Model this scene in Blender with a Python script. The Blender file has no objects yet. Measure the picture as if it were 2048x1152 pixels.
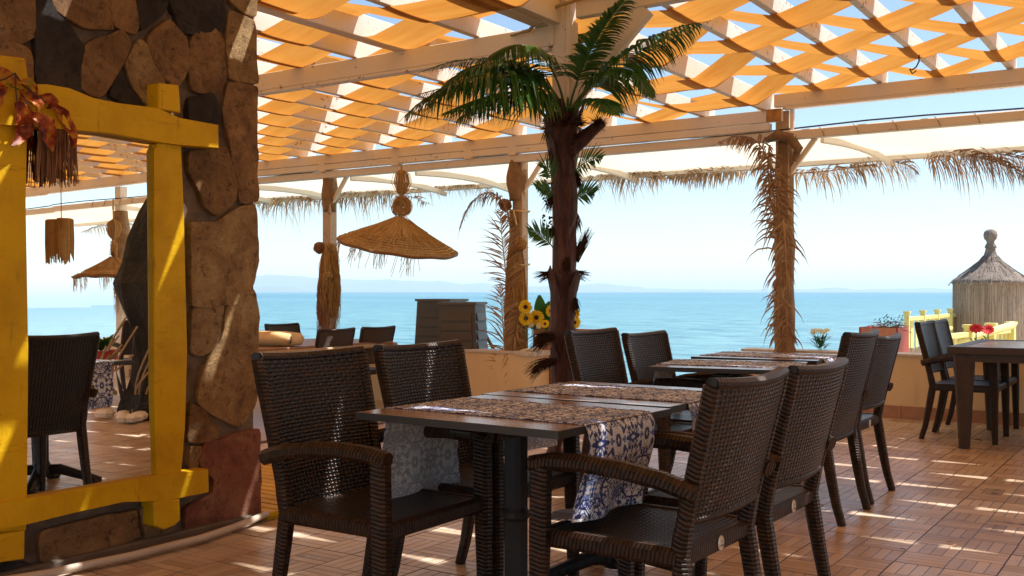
import bpy, math, random
from mathutils import Vector, Matrix, noise
R = math.radians
random.seed(7)
S = bpy.context.scene
COL = S.collection
# ---------------------------------------------------------------- camera
F = 2060.0                       # focal length in pixels of a 2048 px wide frame
H = 1.15                         # eye height
YAW = R(33.7)
CS, SN = math.cos(YAW), math.sin(YAW)
cd = bpy.data.cameras.new('camera'); cam = bpy.data.objects.new('camera', cd); COL.objects.link(cam)
cd.sensor_width = 36.0; cd.lens = 36.0 * F / 2048.0
cd.shift_y = 7 / 2048.0
cd.clip_start = 0.05; cd.clip_end = 60000
cam.location = (0, 0, H); cam.rotation_euler = (R(90), 0, YAW)
cd.dof.use_dof = False; cd.dof.focus_distance = 4.2; cd.dof.aperture_fstop = 16.0
S.camera = cam
# ---------------------------------------------------------------- sky and sun
SUN = Vector((0.42, 0.41, 1.0)).normalized()
EL = math.asin(SUN.z); AZ = math.atan2(SUN.x, SUN.y)
w = bpy.data.worlds.new('World'); S.world = w; w.use_nodes = True
nt = w.node_tree; nt.nodes.clear()
sk = nt.nodes.new('ShaderNodeTexSky'); sk.sky_type = 'NISHITA'; sk.sun_disc = False
sk.sun_elevation = EL; sk.sun_rotation = AZ; sk.air_density = 1.0; sk.dust_density = 0.15; sk.ozone_density = 1.0
bg = nt.nodes.new('ShaderNodeBackground'); bg.inputs[1].default_value = 0.088
wo = nt.nodes.new('ShaderNodeOutputWorld')
nt.links.new(sk.outputs[0], bg.inputs[0]); nt.links.new(bg.outputs[0], wo.inputs[0])
sl = bpy.data.lights.new('sun', 'SUN'); sl.energy = 4.3; sl.angle = R(0.55); sl.color = (1.0, 0.96, 0.90)
so = bpy.data.objects.new('sun', sl); COL.objects.link(so)
so.rotation_euler = SUN.to_track_quat('Z', 'Y').to_euler(); so.location = (6, 6, 14)
S.view_settings.view_transform = 'Standard'; S.view_settings.look = 'None'
S.view_settings.gamma = 1.0; S.view_settings.use_curve_mapping = False
S.view_settings.exposure = 1.0
S.render.engine = 'CYCLES'
S.cycles.max_bounces = 9; S.cycles.diffuse_bounces = 5; S.cycles.glossy_bounces = 4
S.cycles.transmission_bounces = 6; S.cycles.transparent_max_bounces = 8; S.cycles.volume_bounces = 3
S.cycles.use_denoising = True; S.cycles.caustics_reflective = False; S.cycles.caustics_refractive = False
S.cycles.sample_clamp_indirect = 6

# ---------------------------------------------------------------- pixel -> place
def ray(px, py):
    u = (px - 1024) / F; v = (583 - py) / F
    return Vector((CS * u - SN, SN * u + CS, v))
EYE = Vector((0, 0, H))
def WD(px, py, D): return EYE + ray(px, py) * D
def WX(px, py, x): r = ray(px, py); return EYE + r * (x / r.x)
def WY(px, py, y): r = ray(px, py); return EYE + r * (y / r.y)
def WZ(px, py, z): r = ray(px, py); return EYE + r * ((z - H) / r.z)

# ---------------------------------------------------------------- mesh builder
class MB:
    def __init__(s): s.v = []; s.f = []; s.uv = []; s.c = []
    def add(s, vs, fs, uvs=None, col=None):
        n = len(s.v); s.v += [tuple(p) for p in vs]
        for k, f in enumerate(fs):
            s.f.append(tuple(i + n for i in f))
            if uvs is None: s.uv += [(vs[i][0], vs[i][1]) for i in f]
            elif callable(uvs): s.uv += [uvs(i) for i in f]
            else: s.uv += [uvs[k][q] for q in range(len(f))]
            s.c += [col if col is not None else 0.5] * len(f)
    def box(s, a, b, col=None):
        x0, y0, z0 = a; x1, y1, z1 = b
        s.hexa([(x0,y0,z0),(x1,y0,z0),(x1,y1,z0),(x0,y1,z0),(x0,y0,z1),(x1,y0,z1),(x1,y1,z1),(x0,y1,z1)], col)
    def hexa(s, P, col=None):
        fs = [(0,3,2,1),(4,5,6,7),(0,1,5,4),(1,2,6,5),(2,3,7,6),(3,0,4,7)]
        uvs = []
        for f in fs:
            p = [Vector(P[i]) for i in f]
            e = p[1] - p[0]; g = p[3] - p[0]
            lu, lv = e.length, g.length
            uvs.append([(0,0),(lu,0),(lu,lv),(0,lv)])
        s.add(P, fs, uvs, col)
    def sweep(s, pts, wid, hei, side=(0,1,0), ch=0.25, col=None, caps=True, nrm=None):
        """chamfered rectangular section along pts; wid along 'side', hei across it"""
        pts = [Vector(p) for p in pts]; n = len(pts)
        wid = wid if isinstance(wid, (list, tuple)) else [wid] * n
        hei = hei if isinstance(hei, (list, tuple)) else [hei] * n
        sd0 = Vector(side).normalized(); V = []; L = 0; Ls = []
        for i, p in enumerate(pts):
            t = (pts[min(i+1, n-1)] - pts[max(i-1, 0)]).normalized()
            sd = (sd0 - t * sd0.dot(t)).normalized(); nn = sd.cross(t).normalized()
            a, b = wid[i] / 2, hei[i] / 2; c = min(a, b) * ch * 2
            for (x, y) in ((a-c,b),(a,b-c),(a,-b+c),(a-c,-b),(-a+c,-b),(-a,-b+c),(-a,b-c),(-a+c,b)):
                V.append(p + sd * x + nn * y)
            if i: L += (pts[i] - pts[i-1]).length
            Ls.append(L)
        a, b = max(wid) / 2, max(hei) / 2
        per = [0, .01, .01+2*b, .02+2*b, .02+2*b+2*a, .03+2*b+2*a, .03+4*b+2*a, .04+4*b+2*a, .04+4*b+4*a]
        fs, uv = [], []
        for i in range(n-1):
            for k in range(8):
                k2 = (k+1) % 8
                fs.append((i*8+k, i*8+k2, (i+1)*8+k2, (i+1)*8+k))
                uv.append([(per[k],Ls[i]),(per[k+1],Ls[i]),(per[k+1],Ls[i+1]),(per[k],Ls[i+1])])
        if caps:
            fs.append(tuple(range(7,-1,-1))); uv.append([(V[q][0],V[q][1]) for q in range(8)])
            fs.append(tuple(range((n-1)*8, n*8))); uv.append([(V[q][0],V[q][1]) for q in range(8)])
        s.add(V, fs, uv, col)
    def tube(s, pts, r, seg=6, col=None, caps=True):
        pts = [Vector(p) for p in pts]; n = len(pts)
        r = r if isinstance(r, (list, tuple)) else [r] * n
        V = []; Ls = []; L = 0; ref = None
        for i, p in enumerate(pts):
            t = (pts[min(i+1, n-1)] - pts[max(i-1, 0)])
            t = t.normalized() if t.length > 1e-9 else Vector((0,0,1))
            if ref is None: ref = Vector((1,0,0)) if abs(t.x) < .8 else Vector((0,1,0))
            a = (ref - t * ref.dot(t)).normalized(); b = t.cross(a); ref = a
            for k in range(seg):
                th = 2 * math.pi * k / seg; V.append(p + (a * math.cos(th) + b * math.sin(th)) * r[i])
            if i: L += (pts[i] - pts[i-1]).length
            Ls.append(L)
        fs, uv = [], []; cir = 2 * math.pi * max(r)
        for i in range(n-1):
            for k in range(seg):
                k2 = (k+1) % seg
                fs.append((i*seg+k, i*seg+k2, (i+1)*seg+k2, (i+1)*seg+k))
                uv.append([(cir*k/seg,Ls[i]),(cir*(k+1)/seg,Ls[i]),(cir*(k+1)/seg,Ls[i+1]),(cir*k/seg,Ls[i+1])])
        if caps:
            fs.append(tuple(range(seg-1,-1,-1))); uv.append([(0,0)]*seg)
            fs.append(tuple(range((n-1)*seg, n*seg))); uv.append([(0,0)]*seg)
        s.add(V, fs, uv, col)
    def lathe(s, prof, c=(0,0,0), seg=16, jit=0, col=None, sx=1, sy=1):
        V = []; n = len(prof); c = Vector(c)
        for i, (r, z) in enumerate(prof):
            for k in range(seg):
                th = 2*math.pi*k/seg
                rr = r * (1 + jit * noise.noise(Vector((math.cos(th)*2, math.sin(th)*2, z*6))))
                V.append((c.x + rr*math.cos(th)*sx, c.y + rr*math.sin(th)*sy, c.z + z))
        fs, uv = [], []
        for i in range(n-1):
            for k in range(seg):
                k2 = (k+1) % seg
                fs.append((i*seg+k, i*seg+k2, (i+1)*seg+k2, (i+1)*seg+k))
                r = max(prof[i][0], prof[i+1][0]); c1 = 2*math.pi*r/seg
                z0, z1 = prof[i][1], prof[i+1][1]
                if abs(z0-z1) < abs(prof[i][0]-prof[i+1][0]): z0, z1 = prof[i][0], prof[i+1][0]
                uv.append([(c1*k,z0),(c1*(k+1),z0),(c1*(k+1),z1),(c1*k,z1)])
        if prof[0][0] > 1e-4: fs.append(tuple(range(seg-1,-1,-1))); uv.append([(0,0)]*seg)
        if prof[-1][0] > 1e-4: fs.append(tuple(range((n-1)*seg, n*seg))); uv.append([(0,0)]*seg)
        s.add(V, fs, uv, col)
    def grid(s, P, uv=None, col=None):
        """P[i][j] points"""
        n, m = len(P), len(P[0]); V = [p for r in P for p in r]
        fs, us = [], []
        for i in range(n-1):
            for j in range(m-1):
                q = (i*m+j, (i+1)*m+j, (i+1)*m+j+1, i*m+j+1); fs.append(q)
                if uv: us.append([uv[i][j], uv[i+1][j], uv[i+1][j+1], uv[i][j+1]])
        s.add(V, fs, us if uv else None, col)
    def build(s, name, mat, parent=None, world=False, smooth=False, kind=None):
        me = bpy.data.meshes.new(name)
        V = s.v
        if world and parent is not None:
            M = mat_of(parent).inverted(); V = [tuple(M @ Vector(p)) for p in V]
        me.from_pydata(V, [], s.f)
        ul = me.uv_layers.new(name='UVMap')
        ul.data.foreach_set('uv', [q for p in s.uv for q in p])
        at = me.attributes.new('tone', 'FLOAT', 'CORNER'); at.data.foreach_set('value', s.c)
        if smooth: me.polygons.foreach_set('use_smooth', [True] * len(me.polygons))
        if mat: me.materials.append(mat)
        me.update()
        o = bpy.data.objects.new(name, me); COL.objects.link(o)
        if parent is not None: o.parent = parent
        if kind: o['kind'] = kind
        return o
MATS_OF = {}
def mat_of(o):
    M = Matrix.LocRotScale(o.location, o.rotation_euler, o.scale)
    return mat_of(o.parent) @ M if o.parent else M
def thing(name, label, cat, loc=(0,0,0), rz=0, group=None):
    o = bpy.data.objects.new(name, None); COL.objects.link(o)
    o.empty_display_size = .1; o.location = loc; o.rotation_euler = (0,0,rz)
    o['label'] = label; o['category'] = cat
    if group: o['group'] = group
    return o
def tag(o, label, cat, group=None):
    o['label'] = label; o['category'] = cat
    if group: o['group'] = group
    return o
def copy_tree(o, parent=None, **kw):
    c = o.copy(); COL.objects.link(c); c.parent = parent
    for ch in list(o.children): copy_tree(ch, c)
    for k, v in kw.items(): c[k] = v
    return c

# ---------------------------------------------------------------- materials
class N:
    def __init__(s, name):
        s.m = bpy.data.materials.new(name); s.m.use_nodes = True; s.t = s.m.node_tree
        s.t.nodes.clear(); s.out = s.t.nodes.new('ShaderNodeOutputMaterial')
    def n(s, typ, **kw):
        d = s.t.nodes.new(typ)
        for k, v in kw.items(): setattr(d, k, v)
        return d
    def l(s, a, b): s.t.links.new(a, b)
    def val(s, x, inp):
        if hasattr(x, 'links') or isinstance(x, bpy.types.NodeSocket): s.l(x, inp)
        else: inp.default_value = x
    def math(s, op, a, b=None, c=None, clamp=False):
        d = s.n('ShaderNodeMath', operation=op); d.use_clamp = clamp
        s.val(a, d.inputs[0])
        if b is not None: s.val(b, d.inputs[1])
        if c is not None: s.val(c, d.inputs[2])
        return d.outputs[0]
    def noise(s, vec, scale, detail=4, rough=.55, dist=0, dim='3D'):
        d = s.n('ShaderNodeTexNoise', noise_dimensions=dim)
        if vec is not None: s.l(vec, d.inputs['Vector'])
        d.inputs['Scale'].default_value = scale; d.inputs['Detail'].default_value = detail
        d.inputs['Roughness'].default_value = rough; d.inputs['Distortion'].default_value = dist
        return d.outputs['Fac']
    def ramp(s, fac, stops, interp='LINEAR'):
        d = s.n('ShaderNodeValToRGB'); e = d.color_ramp.elements; d.color_ramp.interpolation = interp
        while len(e) > 1: e.remove(e[-1])
        for i, (p, c) in enumerate(stops):
            q = e[0] if i == 0 else e.new(p)
            q.position = p; q.color = (*c, 1) if len(c) == 3 else c
        s.val(fac, d.inputs[0]); return d.outputs[0]
    def mix(s, f, a, b, mode='MIX'):
        d = s.n('ShaderNodeMix', data_type='RGBA', blend_type=mode)
        s.val(f, d.inputs[0])
        for x, i in ((a, 6), (b, 7)):
            if isinstance(x, tuple): d.inputs[i].default_value = (*x[:3], 1)
            else: s.l(x, d.inputs[i])
        return d.outputs[2]
    def map(s, vec, scale=(1,1,1), loc=(0,0,0), rot=(0,0,0)):
        d = s.n('ShaderNodeMapping'); s.l(vec, d.inputs[0])
        d.inputs['Scale'].default_value = scale; d.inputs['Location'].default_value = loc; d.inputs['Rotation'].default_value = rot
        return d.outputs[0]
    def obj(s): return s.n('ShaderNodeTexCoord').outputs['Object']
    def geo(s): return s.n('ShaderNodeNewGeometry').outputs['Position']
    def uv(s): return s.n('ShaderNodeTexCoord').outputs['UV']
    def rnd(s): return s.n('ShaderNodeObjectInfo').outputs['Random']
    def tone(s): return s.n('ShaderNodeAttribute', attribute_name='tone').outputs['Fac']
    def sep(s, v):
        d = s.n('ShaderNodeSeparateXYZ'); s.l(v, d.inputs[0]); return d.outputs
    def bump(s, h, dist=.01, strength=1.0, prev=None):
        d = s.n('ShaderNodeBump'); s.val(h, d.inputs['Height']); d.inputs['Distance'].default_value = dist
        d.inputs['Strength'].default_value = strength
        if prev is not None: s.l(prev, d.inputs['Normal'])
        return d.outputs[0]
    def pr(s, col, rough=.6, spec=.5, normal=None, metal=0, out=True, **kw):
        d = s.n('ShaderNodeBsdfPrincipled')
        if isinstance(col, tuple): d.inputs['Base Color'].default_value = (*col[:3], 1)
        else: s.l(col, d.inputs['Base Color'])
        s.val(rough, d.inputs['Roughness']); d.inputs['Metallic'].default_value = metal
        d.inputs['Specular IOR Level'].default_value = spec
        if normal is not None: s.l(normal, d.inputs['Normal'])
        for k, v in kw.items(): d.inputs[k].default_value = v
        if out: s.l(d.outputs[0], s.out.inputs[0])
        return d.outputs[0]
    def trans(s, col, bs, fac, normal=None):
        t = s.n('ShaderNodeBsdfTranslucent')
        if isinstance(col, tuple): t.inputs[0].default_value = (*col[:3], 1)
        else: s.l(col, t.inputs[0])
        if normal is not None: s.l(normal, t.inputs['Normal'])
        mx = s.n('ShaderNodeMixShader'); s.val(fac, mx.inputs[0])
        s.l(bs, mx.inputs[1]); s.l(t.outputs[0], mx.inputs[2]); s.l(mx.outputs[0], s.out.inputs[0])

def simple(name, col, rough=.6, var=.15, scale=8, bump=.002, bscale=60, spec=.4, metal=0):
    k = N(name); p = k.obj()
    f = k.noise(p, scale, 5)
    c = k.ramp(f, [(.25, tuple(x*(1-var) for x in col)), (.75, tuple(min(1, x*(1+var)) for x in col))])
    b = k.bump(k.noise(p, bscale, 4), bump)
    k.pr(c, rough, spec, b, metal); return k.m

def wicker(name, base, alt, cu=.0135, cv=.0105):
    """over-under basket weave read from the UVs (metres)"""
    k = N(name); u, v, _ = k.sep(k.uv())
    U = k.math('DIVIDE', u, cu); V = k.math('DIVIDE', v, cv)
    iu = k.math('FLOOR', U); iv = k.math('FLOOR', V)
    par = k.math('MODULO', k.math('ABSOLUTE', k.math('ADD', iu, iv)), 2.0)
    fu = k.math('SUBTRACT', k.math('FRACT', U), .5); fv = k.math('SUBTRACT', k.math('FRACT', V), .5)
    cu_ = k.math('COSINE', k.math('MULTIPLY', fu, math.pi)); cv_ = k.math('COSINE', k.math('MULTIPLY', fv, math.pi))
    # strand running along u: rounded across v, bulging in the middle of the cell
    hh = k.math('MULTIPLY', k.math('POWER', cv_, .6), k.math('ADD', k.math('MULTIPLY', cu_, .5), .5))
    vv = k.math('MULTIPLY', k.math('MULTIPLY', k.math('POWER', cu_, 1.4), k.math('ADD', k.math('MULTIPLY', cv_, .4), .35)), .7)
    h = k.math('ADD', k.math('MULTIPLY', hh, k.math('SUBTRACT', 1.0, par)), k.math('MULTIPLY', vv, par))
    wn = k.n('ShaderNodeTexWhiteNoise', noise_dimensions='2D')
    cx = k.n('ShaderNodeCombineXYZ'); k.l(k.math('FLOOR', k.math('DIVIDE', iu, 7.0)), cx.inputs[0]); k.l(iv, cx.inputs[1]); k.l(cx.outputs[0], wn.inputs[0])
    c = k.mix(wn.outputs[0], base, alt)
    dark = k.ramp(h, [(.15, (.04,.04,.04)), (.55, (.6,.6,.6)), (.95, (1,1,1))])  # strand highlights and shade in the gaps painted into the colour
    c = k.mix(1.0, c, dark, 'MULTIPLY')
    k.pr(c, .30, .42, k.bump(h, .008, 1.0)); return k.m
def wrapped(name, base, alt, pitch=.0095):
    """flat cane wound round a bar: bands across v"""
    k = N(name); u, v, _ = k.sep(k.uv())
    V = k.math('ADD', k.math('DIVIDE', v, pitch), k.math('MULTIPLY', u, 8.0))
    iv = k.math('FLOOR', V); fv = k.math('SUBTRACT', k.math('FRACT', V), .5)
    U = k.math('ADD', k.math('DIVIDE', u, .03), k.math('MULTIPLY', iv, .5)); iu = k.math('FLOOR', U)
    h = k.math('POWER', k.math('COSINE', k.math('MULTIPLY', fv, math.pi)), .5)
    wn = k.n('ShaderNodeTexWhiteNoise', noise_dimensions='2D')
    cx = k.n('ShaderNodeCombineXYZ'); k.l(iu, cx.inputs[0]); k.l(iv, cx.inputs[1]); k.l(cx.outputs[0], wn.inputs[0])
    c = k.mix(wn.outputs[0], base, alt)
    c = k.mix(1.0, c, k.ramp(h, [(.1, (.25,.25,.25)), (.7, (1,1,1))]), 'MULTIPLY')
    k.pr(c, .38, .35, k.bump(h, .0032, 1.0)); return k.m
M = {}
M['weave'] = wicker('dark_wicker_weave', (.014,.007,.0045), (.052,.021,.009), .019, .0125)
M['wrap'] = wrapped('wound_cane', (.012,.0065,.0045), (.042,.018,.008), .0135)
M['weave_tan'] = wicker('tan_wicker_weave', (.14,.085,.05), (.2,.12,.07))
M['badge'] = simple('badge_metal', (.75,.72,.62), .35, .1, 30, .001, 200, .5, .6)
M['badge_ink'] = simple('badge_print', (.12,.11,.10), .5)
def paint(name, col, wear=(.3,.2,.13), amount=.62, scale=3.0, rough=.5):
    k = N(name); p = k.geo()
    g = k.noise(k.map(p, (1,1,1)), 26, 6, .65); big = k.noise(p, scale, 4)
    c = k.ramp(k.noise(p, 1.7, 4), [(.3, tuple(x*.9 for x in col)), (.7, col)])
    crack = k.math('MULTIPLY', k.math('GREATER_THAN', g, amount), k.math('GREATER_THAN', big, .5))
    c = k.mix(crack, c, wear)
    b = k.bump(k.math('ADD', k.noise(p, 90, 3), k.math('MULTIPLY', crack, -1.0)), .0022)
    k.pr(c, rough, .35, b); return k.m
M['white'] = paint('worn_white_paint', (.82,.735,.625), (.33,.23,.16), .665)
M['white_old'] = paint('flaking_white_paint', (.81,.745,.655), (.30,.20,.14), .61)
M['yellow'] = paint('yellow_paint', (.60,.355,.008), (.18,.09,.01), .66, 5.0, .42)
def yellow_wood():
    k = N('yellow_brushed_paint'); p = k.geo()
    big = k.noise(p, 3.2, 6, .62); gr = k.noise(k.map(p, (14,14,2.2)), 2.2, 7, .7); gh = k.noise(k.map(p, (14,2.2,14)), 2.2, 7, .7)
    g = k.math('MAXIMUM', gr, gh)
    c = k.ramp(big, [(.3, (.50,.28,.003)), (.55, (.66,.40,.004)), (.8, (.74,.47,.008))])
    c = k.mix(k.ramp(g, [(.60,(0,0,0)),(.74,(.75,.75,.75))]), c, (.24,.115,.008))
    chip = k.math('GREATER_THAN', k.noise(p, 17, 6, .7), .70); c = k.mix(chip, c, (.09,.05,.02))
    b = k.bump(g, .006); b = k.bump(k.math('SUBTRACT', k.noise(p, 8, 5), chip), .006, 1, b)
    k.pr(c, .55, .22, b); return k.m
M['yellow'] = yellow_wood()
M['lemon'] = paint('lemon_fence_paint', (.80,.71,.27), (.6,.45,.2), .68)
M['wood_rail'] = simple('pale_brown_rail', (.62,.38,.22), .6)
M['steel'] = simple('post_steel', (.55,.55,.52), .35, .1, metal=.8)
M['post_tan'] = paint('weathered_tan_post', (.52,.36,.23), (.25,.15,.09), .6)
M['rust'] = simple('rusty_paint', (.42,.2,.05), .7, .4, 14)
M['black'] = simple('black_cast_iron', (.018,.018,.02), .5, .2)
M['cable'] = simple('black_cable', (.02,.02,.025), .5)
# orange roof cloth
k = N('orange_roof_cloth'); p = k.geo()
f = k.noise(k.map(p, (1.0, 5.0, 3.0)), 1.6, 4)
c = k.ramp(f, [(.3, (.62,.25,.04)), (.7, (.74,.345,.07))])
bs = k.pr(c, .8, .1, k.bump(k.noise(k.map(p, (3,14,3)), 1.5, 3), .01), out=False)
k.trans(c, bs, .42); M['cloth'] = k.m
# awning cloth
k = N('cream_awning_cloth'); p = k.geo()
c = k.ramp(k.noise(p, .8, 4), [(.3, (.86,.74,.56)), (.7, (.93,.84,.68))])
bs = k.pr(c, .8, .1, out=False); k.trans(c, bs, .5); M['awning'] = k.m
# yellow wall
k = N('ochre_plaster'); p = k.geo()
f = k.noise(p, 1.3, 6, .6); c = k.ramp(f, [(.3, (.78,.58,.33)), (.7, (.85,.67,.41))])
st = k.noise(k.map(p, (3,3,.5)), 2.2, 5); c = k.mix(k.ramp(st, [(.55,(0,0,0)),(.8,(.5,.5,.5))]), c, (.55,.42,.26))
k.pr(c, .85, .2, k.bump(k.noise(p, 40, 6), .004)); M['ochre'] = k.m
M['coping'] = simple('pale_stone_coping', (.62,.56,.48), .6, .2, 5, .004)
M['plinth'] = simple('terracotta_plinth', (.42,.22,.12), .5, .2, 10)
# stone faces
def stone(name, cols, scale=6):
    k = N(name); p = k.geo(); r = k.rnd()
    q = k.n('ShaderNodeVectorMath', operation='ADD'); k.l(p, q.inputs[0]); cx = k.n('ShaderNodeCombineXYZ')
    k.l(k.math('MULTIPLY', r, 37.0), cx.inputs[0]); k.l(k.math('MULTIPLY', r, 17.0), cx.inputs[1]); k.l(cx.outputs[0], q.inputs[1])
    v = q.outputs[0]
    f = k.math('ADD', k.math('MULTIPLY', k.noise(v, scale, 8, .68, .6), .75), k.math('MULTIPLY', k.noise(v, scale*.3, 3), .3))
    c = k.ramp(f, [(.28, cols[0]), (.48, cols[1]), (.62, cols[2]), (.8, cols[3])])
    sp = k.noise(v, 24, 7, .8); c = k.mix(k.ramp(sp, [(.52,(0,0,0)),(.64,(.8,.8,.8))]), c, cols[0]); vo = k.n('ShaderNodeTexVoronoi', feature='DISTANCE_TO_EDGE'); vo.inputs['Scale'].default_value = 7; wq = k.n('ShaderNodeVectorMath', operation='MULTIPLY_ADD'); nz = k.n('ShaderNodeTexNoise'); nz.inputs['Scale'].default_value = 8; nz.inputs['Detail'].default_value = 5; k.l(v, nz.inputs['Vector']); k.l(nz.outputs['Color'], wq.inputs[0]); wq.inputs[1].default_value = (.22,.22,.22); k.l(v, wq.inputs[2]); k.l(wq.outputs[0], vo.inputs['Vector']); ck = k.ramp(vo.outputs['Distance'], [(.0,(.35,.35,.35)),(.016,(0,0,0))]); c = k.mix(ck, c, tuple(x*.5 for x in cols[0]))
    t = k.math('ADD', k.math('MULTIPLY', r, .45), 1.22)
    cc = k.n('ShaderNodeCombineXYZ')
    for i in range(3): k.l(t, cc.inputs[i])
    c = k.mix(1.0, c, cc.outputs[0], 'MULTIPLY')
    b = k.bump(k.noise(k.map(v,(1,1,1.6)), 16, 9, .78, .8), .028); b = k.bump(k.noise(v, 60, 6, .8), .010, 1, b)
    k.pr(c, .8, .25, b); return k.m
M['st_brown'] = stone('ochre_brown_stone', [(.055,.033,.02),(.21,.118,.055),(.33,.19,.085),(.42,.30,.16)])
M['st_dark'] = stone('dark_slate_stone', [(.018,.016,.016),(.035,.03,.03),(.055,.045,.04),(.11,.075,.05)])
M['st_red'] = stone('reddish_stone', [(.10,.045,.03),(.25,.09,.06),(.32,.15,.09),(.36,.25,.15)])
M['st_tan'] = stone('pale_tan_stone', [(.08,.05,.03),(.27,.165,.075),(.40,.27,.13),(.50,.40,.25)])
k = N('brown_mortar'); p = k.geo()
c = k.ramp(k.noise(p, 7, 6), [(.3, (.11,.08,.062)), (.7, (.27,.21,.165))])
k.pr(c, .9, .2, k.bump(k.noise(p, 28, 8, .7), .02)); M['mortar'] = k.m
M['concrete'] = simple('grey_concrete', (.13,.105,.085), .85, .25, 6, .006, 40)
M['pipe'] = simple('beige_pipe', (.5,.42,.34), .5, .12, 5)
k = N('mirror_glass'); k.pr((.93,.95,.93), .004, .5, None, 1.0); M['mirror'] = k.m
# tiles
k = N('wood_print_tile'); p = k.geo(); r = k.rnd(); tn = k.tone()
q = k.math('ADD', k.math('MULTIPLY', r, .45), k.math('MULTIPLY', tn, .6))
wv = k.noise(k.map(p, (10,10,10)), 1.5, 5)
c = k.ramp(k.math('ADD', q, k.math('MULTIPLY', k.math('SUBTRACT', wv, .5), .35)), [(.0, (.09,.052,.036)), (.06, (.36,.25,.165)), (.5, (.53,.40,.285)), (.9, (.66,.54,.42))])
dirt = k.noise(p, 1.1, 6, .7); c = k.mix(k.ramp(dirt, [(.5,(0,0,0)),(.75,(.4,.4,.4))]), c, (.2,.12,.07))
ro = k.math('ADD', k.math('MULTIPLY', k.noise(p, 9, 5), .3), .18)
k.pr(c, ro, .5, k.bump(k.noise(p, 22, 4), .0012)); M['tile'] = k.m
k = N('tile_grout'); k.pr(k.ramp(k.noise(k.geo(), 20, 4), [(.3,(.05,.028,.018)),(.7,(.11,.065,.045))]), .8, .2); M['grout'] = k.m
# table tops
k = N('grey_brown_laminate'); p = k.obj()
g = k.noise(k.map(p, (1.2, 30, 30)), 2.0, 6, .65, 1.2)
c = k.ramp(g, [(.3, (.20,.135,.105)), (.55, (.31,.225,.18)), (.8, (.42,.32,.27))])
k.pr(c, .2, .5, k.bump(g, .0006)); M['top'] = k.m
M['edge'] = simple('dark_table_edge', (.035,.03,.027), .4)
# azulejo runner (kaleidoscope of mirrored coordinates)
def runner_mat(name, flip=False):
    k = N(name); u, v, _ = k.sep(k.uv())
    a = k.math('PINGPONG', k.math('ADD', u, 0), .10)            # mirror about the cloth's centre line, repeats
    b = k.math('PINGPONG', v, .135)
    cx = k.n('ShaderNodeCombineXYZ'); k.l(a, cx.inputs[0]); k.l(b, cx.inputs[1]); P = cx.outputs[0]
    n1 = k.noise(P, 12, 1.5, .5, 2.5, '2D')
    band = k.math('ABSOLUTE', k.math('SUBTRACT', n1, .5))
    line = k.math('LESS_THAN', band, .034)                       # thin scroll outlines
    n2 = k.noise(k.map(P, loc=(3.1,1.7,0)), 20, 1, .5, 2.6, '2D')
    leaf = k.math('GREATER_THAN', n2, .582)
    da = k.math('SUBTRACT', a, .0); db = k.math('SUBTRACT', b, .0)
    ra = k.math('SQRT', k.math('ADD', k.math('MULTIPLY', da, da), k.math('MULTIPLY', db, db)))
    ring = k.math('LESS_THAN', k.math('ABSOLUTE', k.math('SUBTRACT', k.math('ADD', ra, k.math('MULTIPLY', k.math('SUBTRACT', n2, .5), .02)), .062)), .0045)
    da2 = k.math('SUBTRACT', a, .10); db2 = k.math('SUBTRACT', b, .135)
    rb = k.math('SQRT', k.math('ADD', k.math('MULTIPLY', da2, da2), k.math('MULTIPLY', db2, db2)))
    ang = k.math('ARCTAN2', db2, da2)
    pet = k.math('ADD', k.math('MULTIPLY', k.math('COSINE', k.math('MULTIPLY', ang, 8.0)), .014), .03)
    petal = k.math('LESS_THAN', k.math('ABSOLUTE', k.math('SUBTRACT', rb, pet)), .006)
    inner = k.math('MULTIPLY', k.math('LESS_THAN', rb, .04), k.math('GREATER_THAN', n2, .47))
    navy = k.math('MAXIMUM', k.math('MAXIMUM', line, leaf), k.math('MAXIMUM', ring, k.math('MAXIMUM', petal, inner)))
    wash = k.math('GREATER_THAN', k.noise(k.map(P, loc=(9,4,0)), 24, 2, .5, 2.0, '2D'), .56)
    c = k.mix(wash, (.86,.91,1.0), (.20,.30,.68))
    dk = k.ramp(k.noise(k.uv(), 60, 3), [(.35, (.016,.018,.12)), (.7, (.04,.075,.34))])
    c = k.mix(navy, c, dk)
    w1 = k.n('ShaderNodeTexWave'); w1.inputs['Scale'].default_value = 350; k.l(k.uv(), w1.inputs[0])
    bn = k.bump(w1.outputs['Fac'], .0004)
    back = k.mix(.58, c, (.74,.71,.66))
    gi = k.n('ShaderNodeNewGeometry').outputs['Backfacing']
    c = k.mix(gi, c, back)
    bs = k.pr(c, .55, .5, bn, out=False); k.trans(c, bs, .12); return k.m
M['runner'] = runner_mat('blue_white_printed_cloth')
# dried palm, straw, raffia
def leafy(name, a, b, tr=.3, rough=.55, spec=.3):
    k = N(name); t = k.tone()
    c = k.mix(t, a, b); n = k.noise(k.geo(), 14, 3)
    c = k.mix(k.math('MULTIPLY', n, .5), c, tuple(x*.55 for x in a))
    bs = k.pr(c, rough, spec, out=False); k.trans(c, bs, tr); return k.m
M['dry'] = leafy('dried_palm_leaf', (.28,.13,.055), (.70,.48,.26))
M['straw'] = leafy('golden_straw', (.50,.26,.065), (.90,.66,.30), .4, .8)
M['straw_l'] = leafy('straw_painted_sun', (.66,.42,.17), (.92,.72,.40), .45, .8)  # lampshade straw: missing direct sun put into a lighter colour
M['raffia_brown'] = leafy('brown_raffia', (.40,.19,.10), (.66,.38,.22), .5)
M['bark'] = simple('dry_frond_sheath', (.26,.16,.085), .85, .45, 9, .012, 35)
M['green'] = leafy('plastic_palm_green', (.02,.10,.025), (.09,.26,.045), .3, .33, .5)
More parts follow.
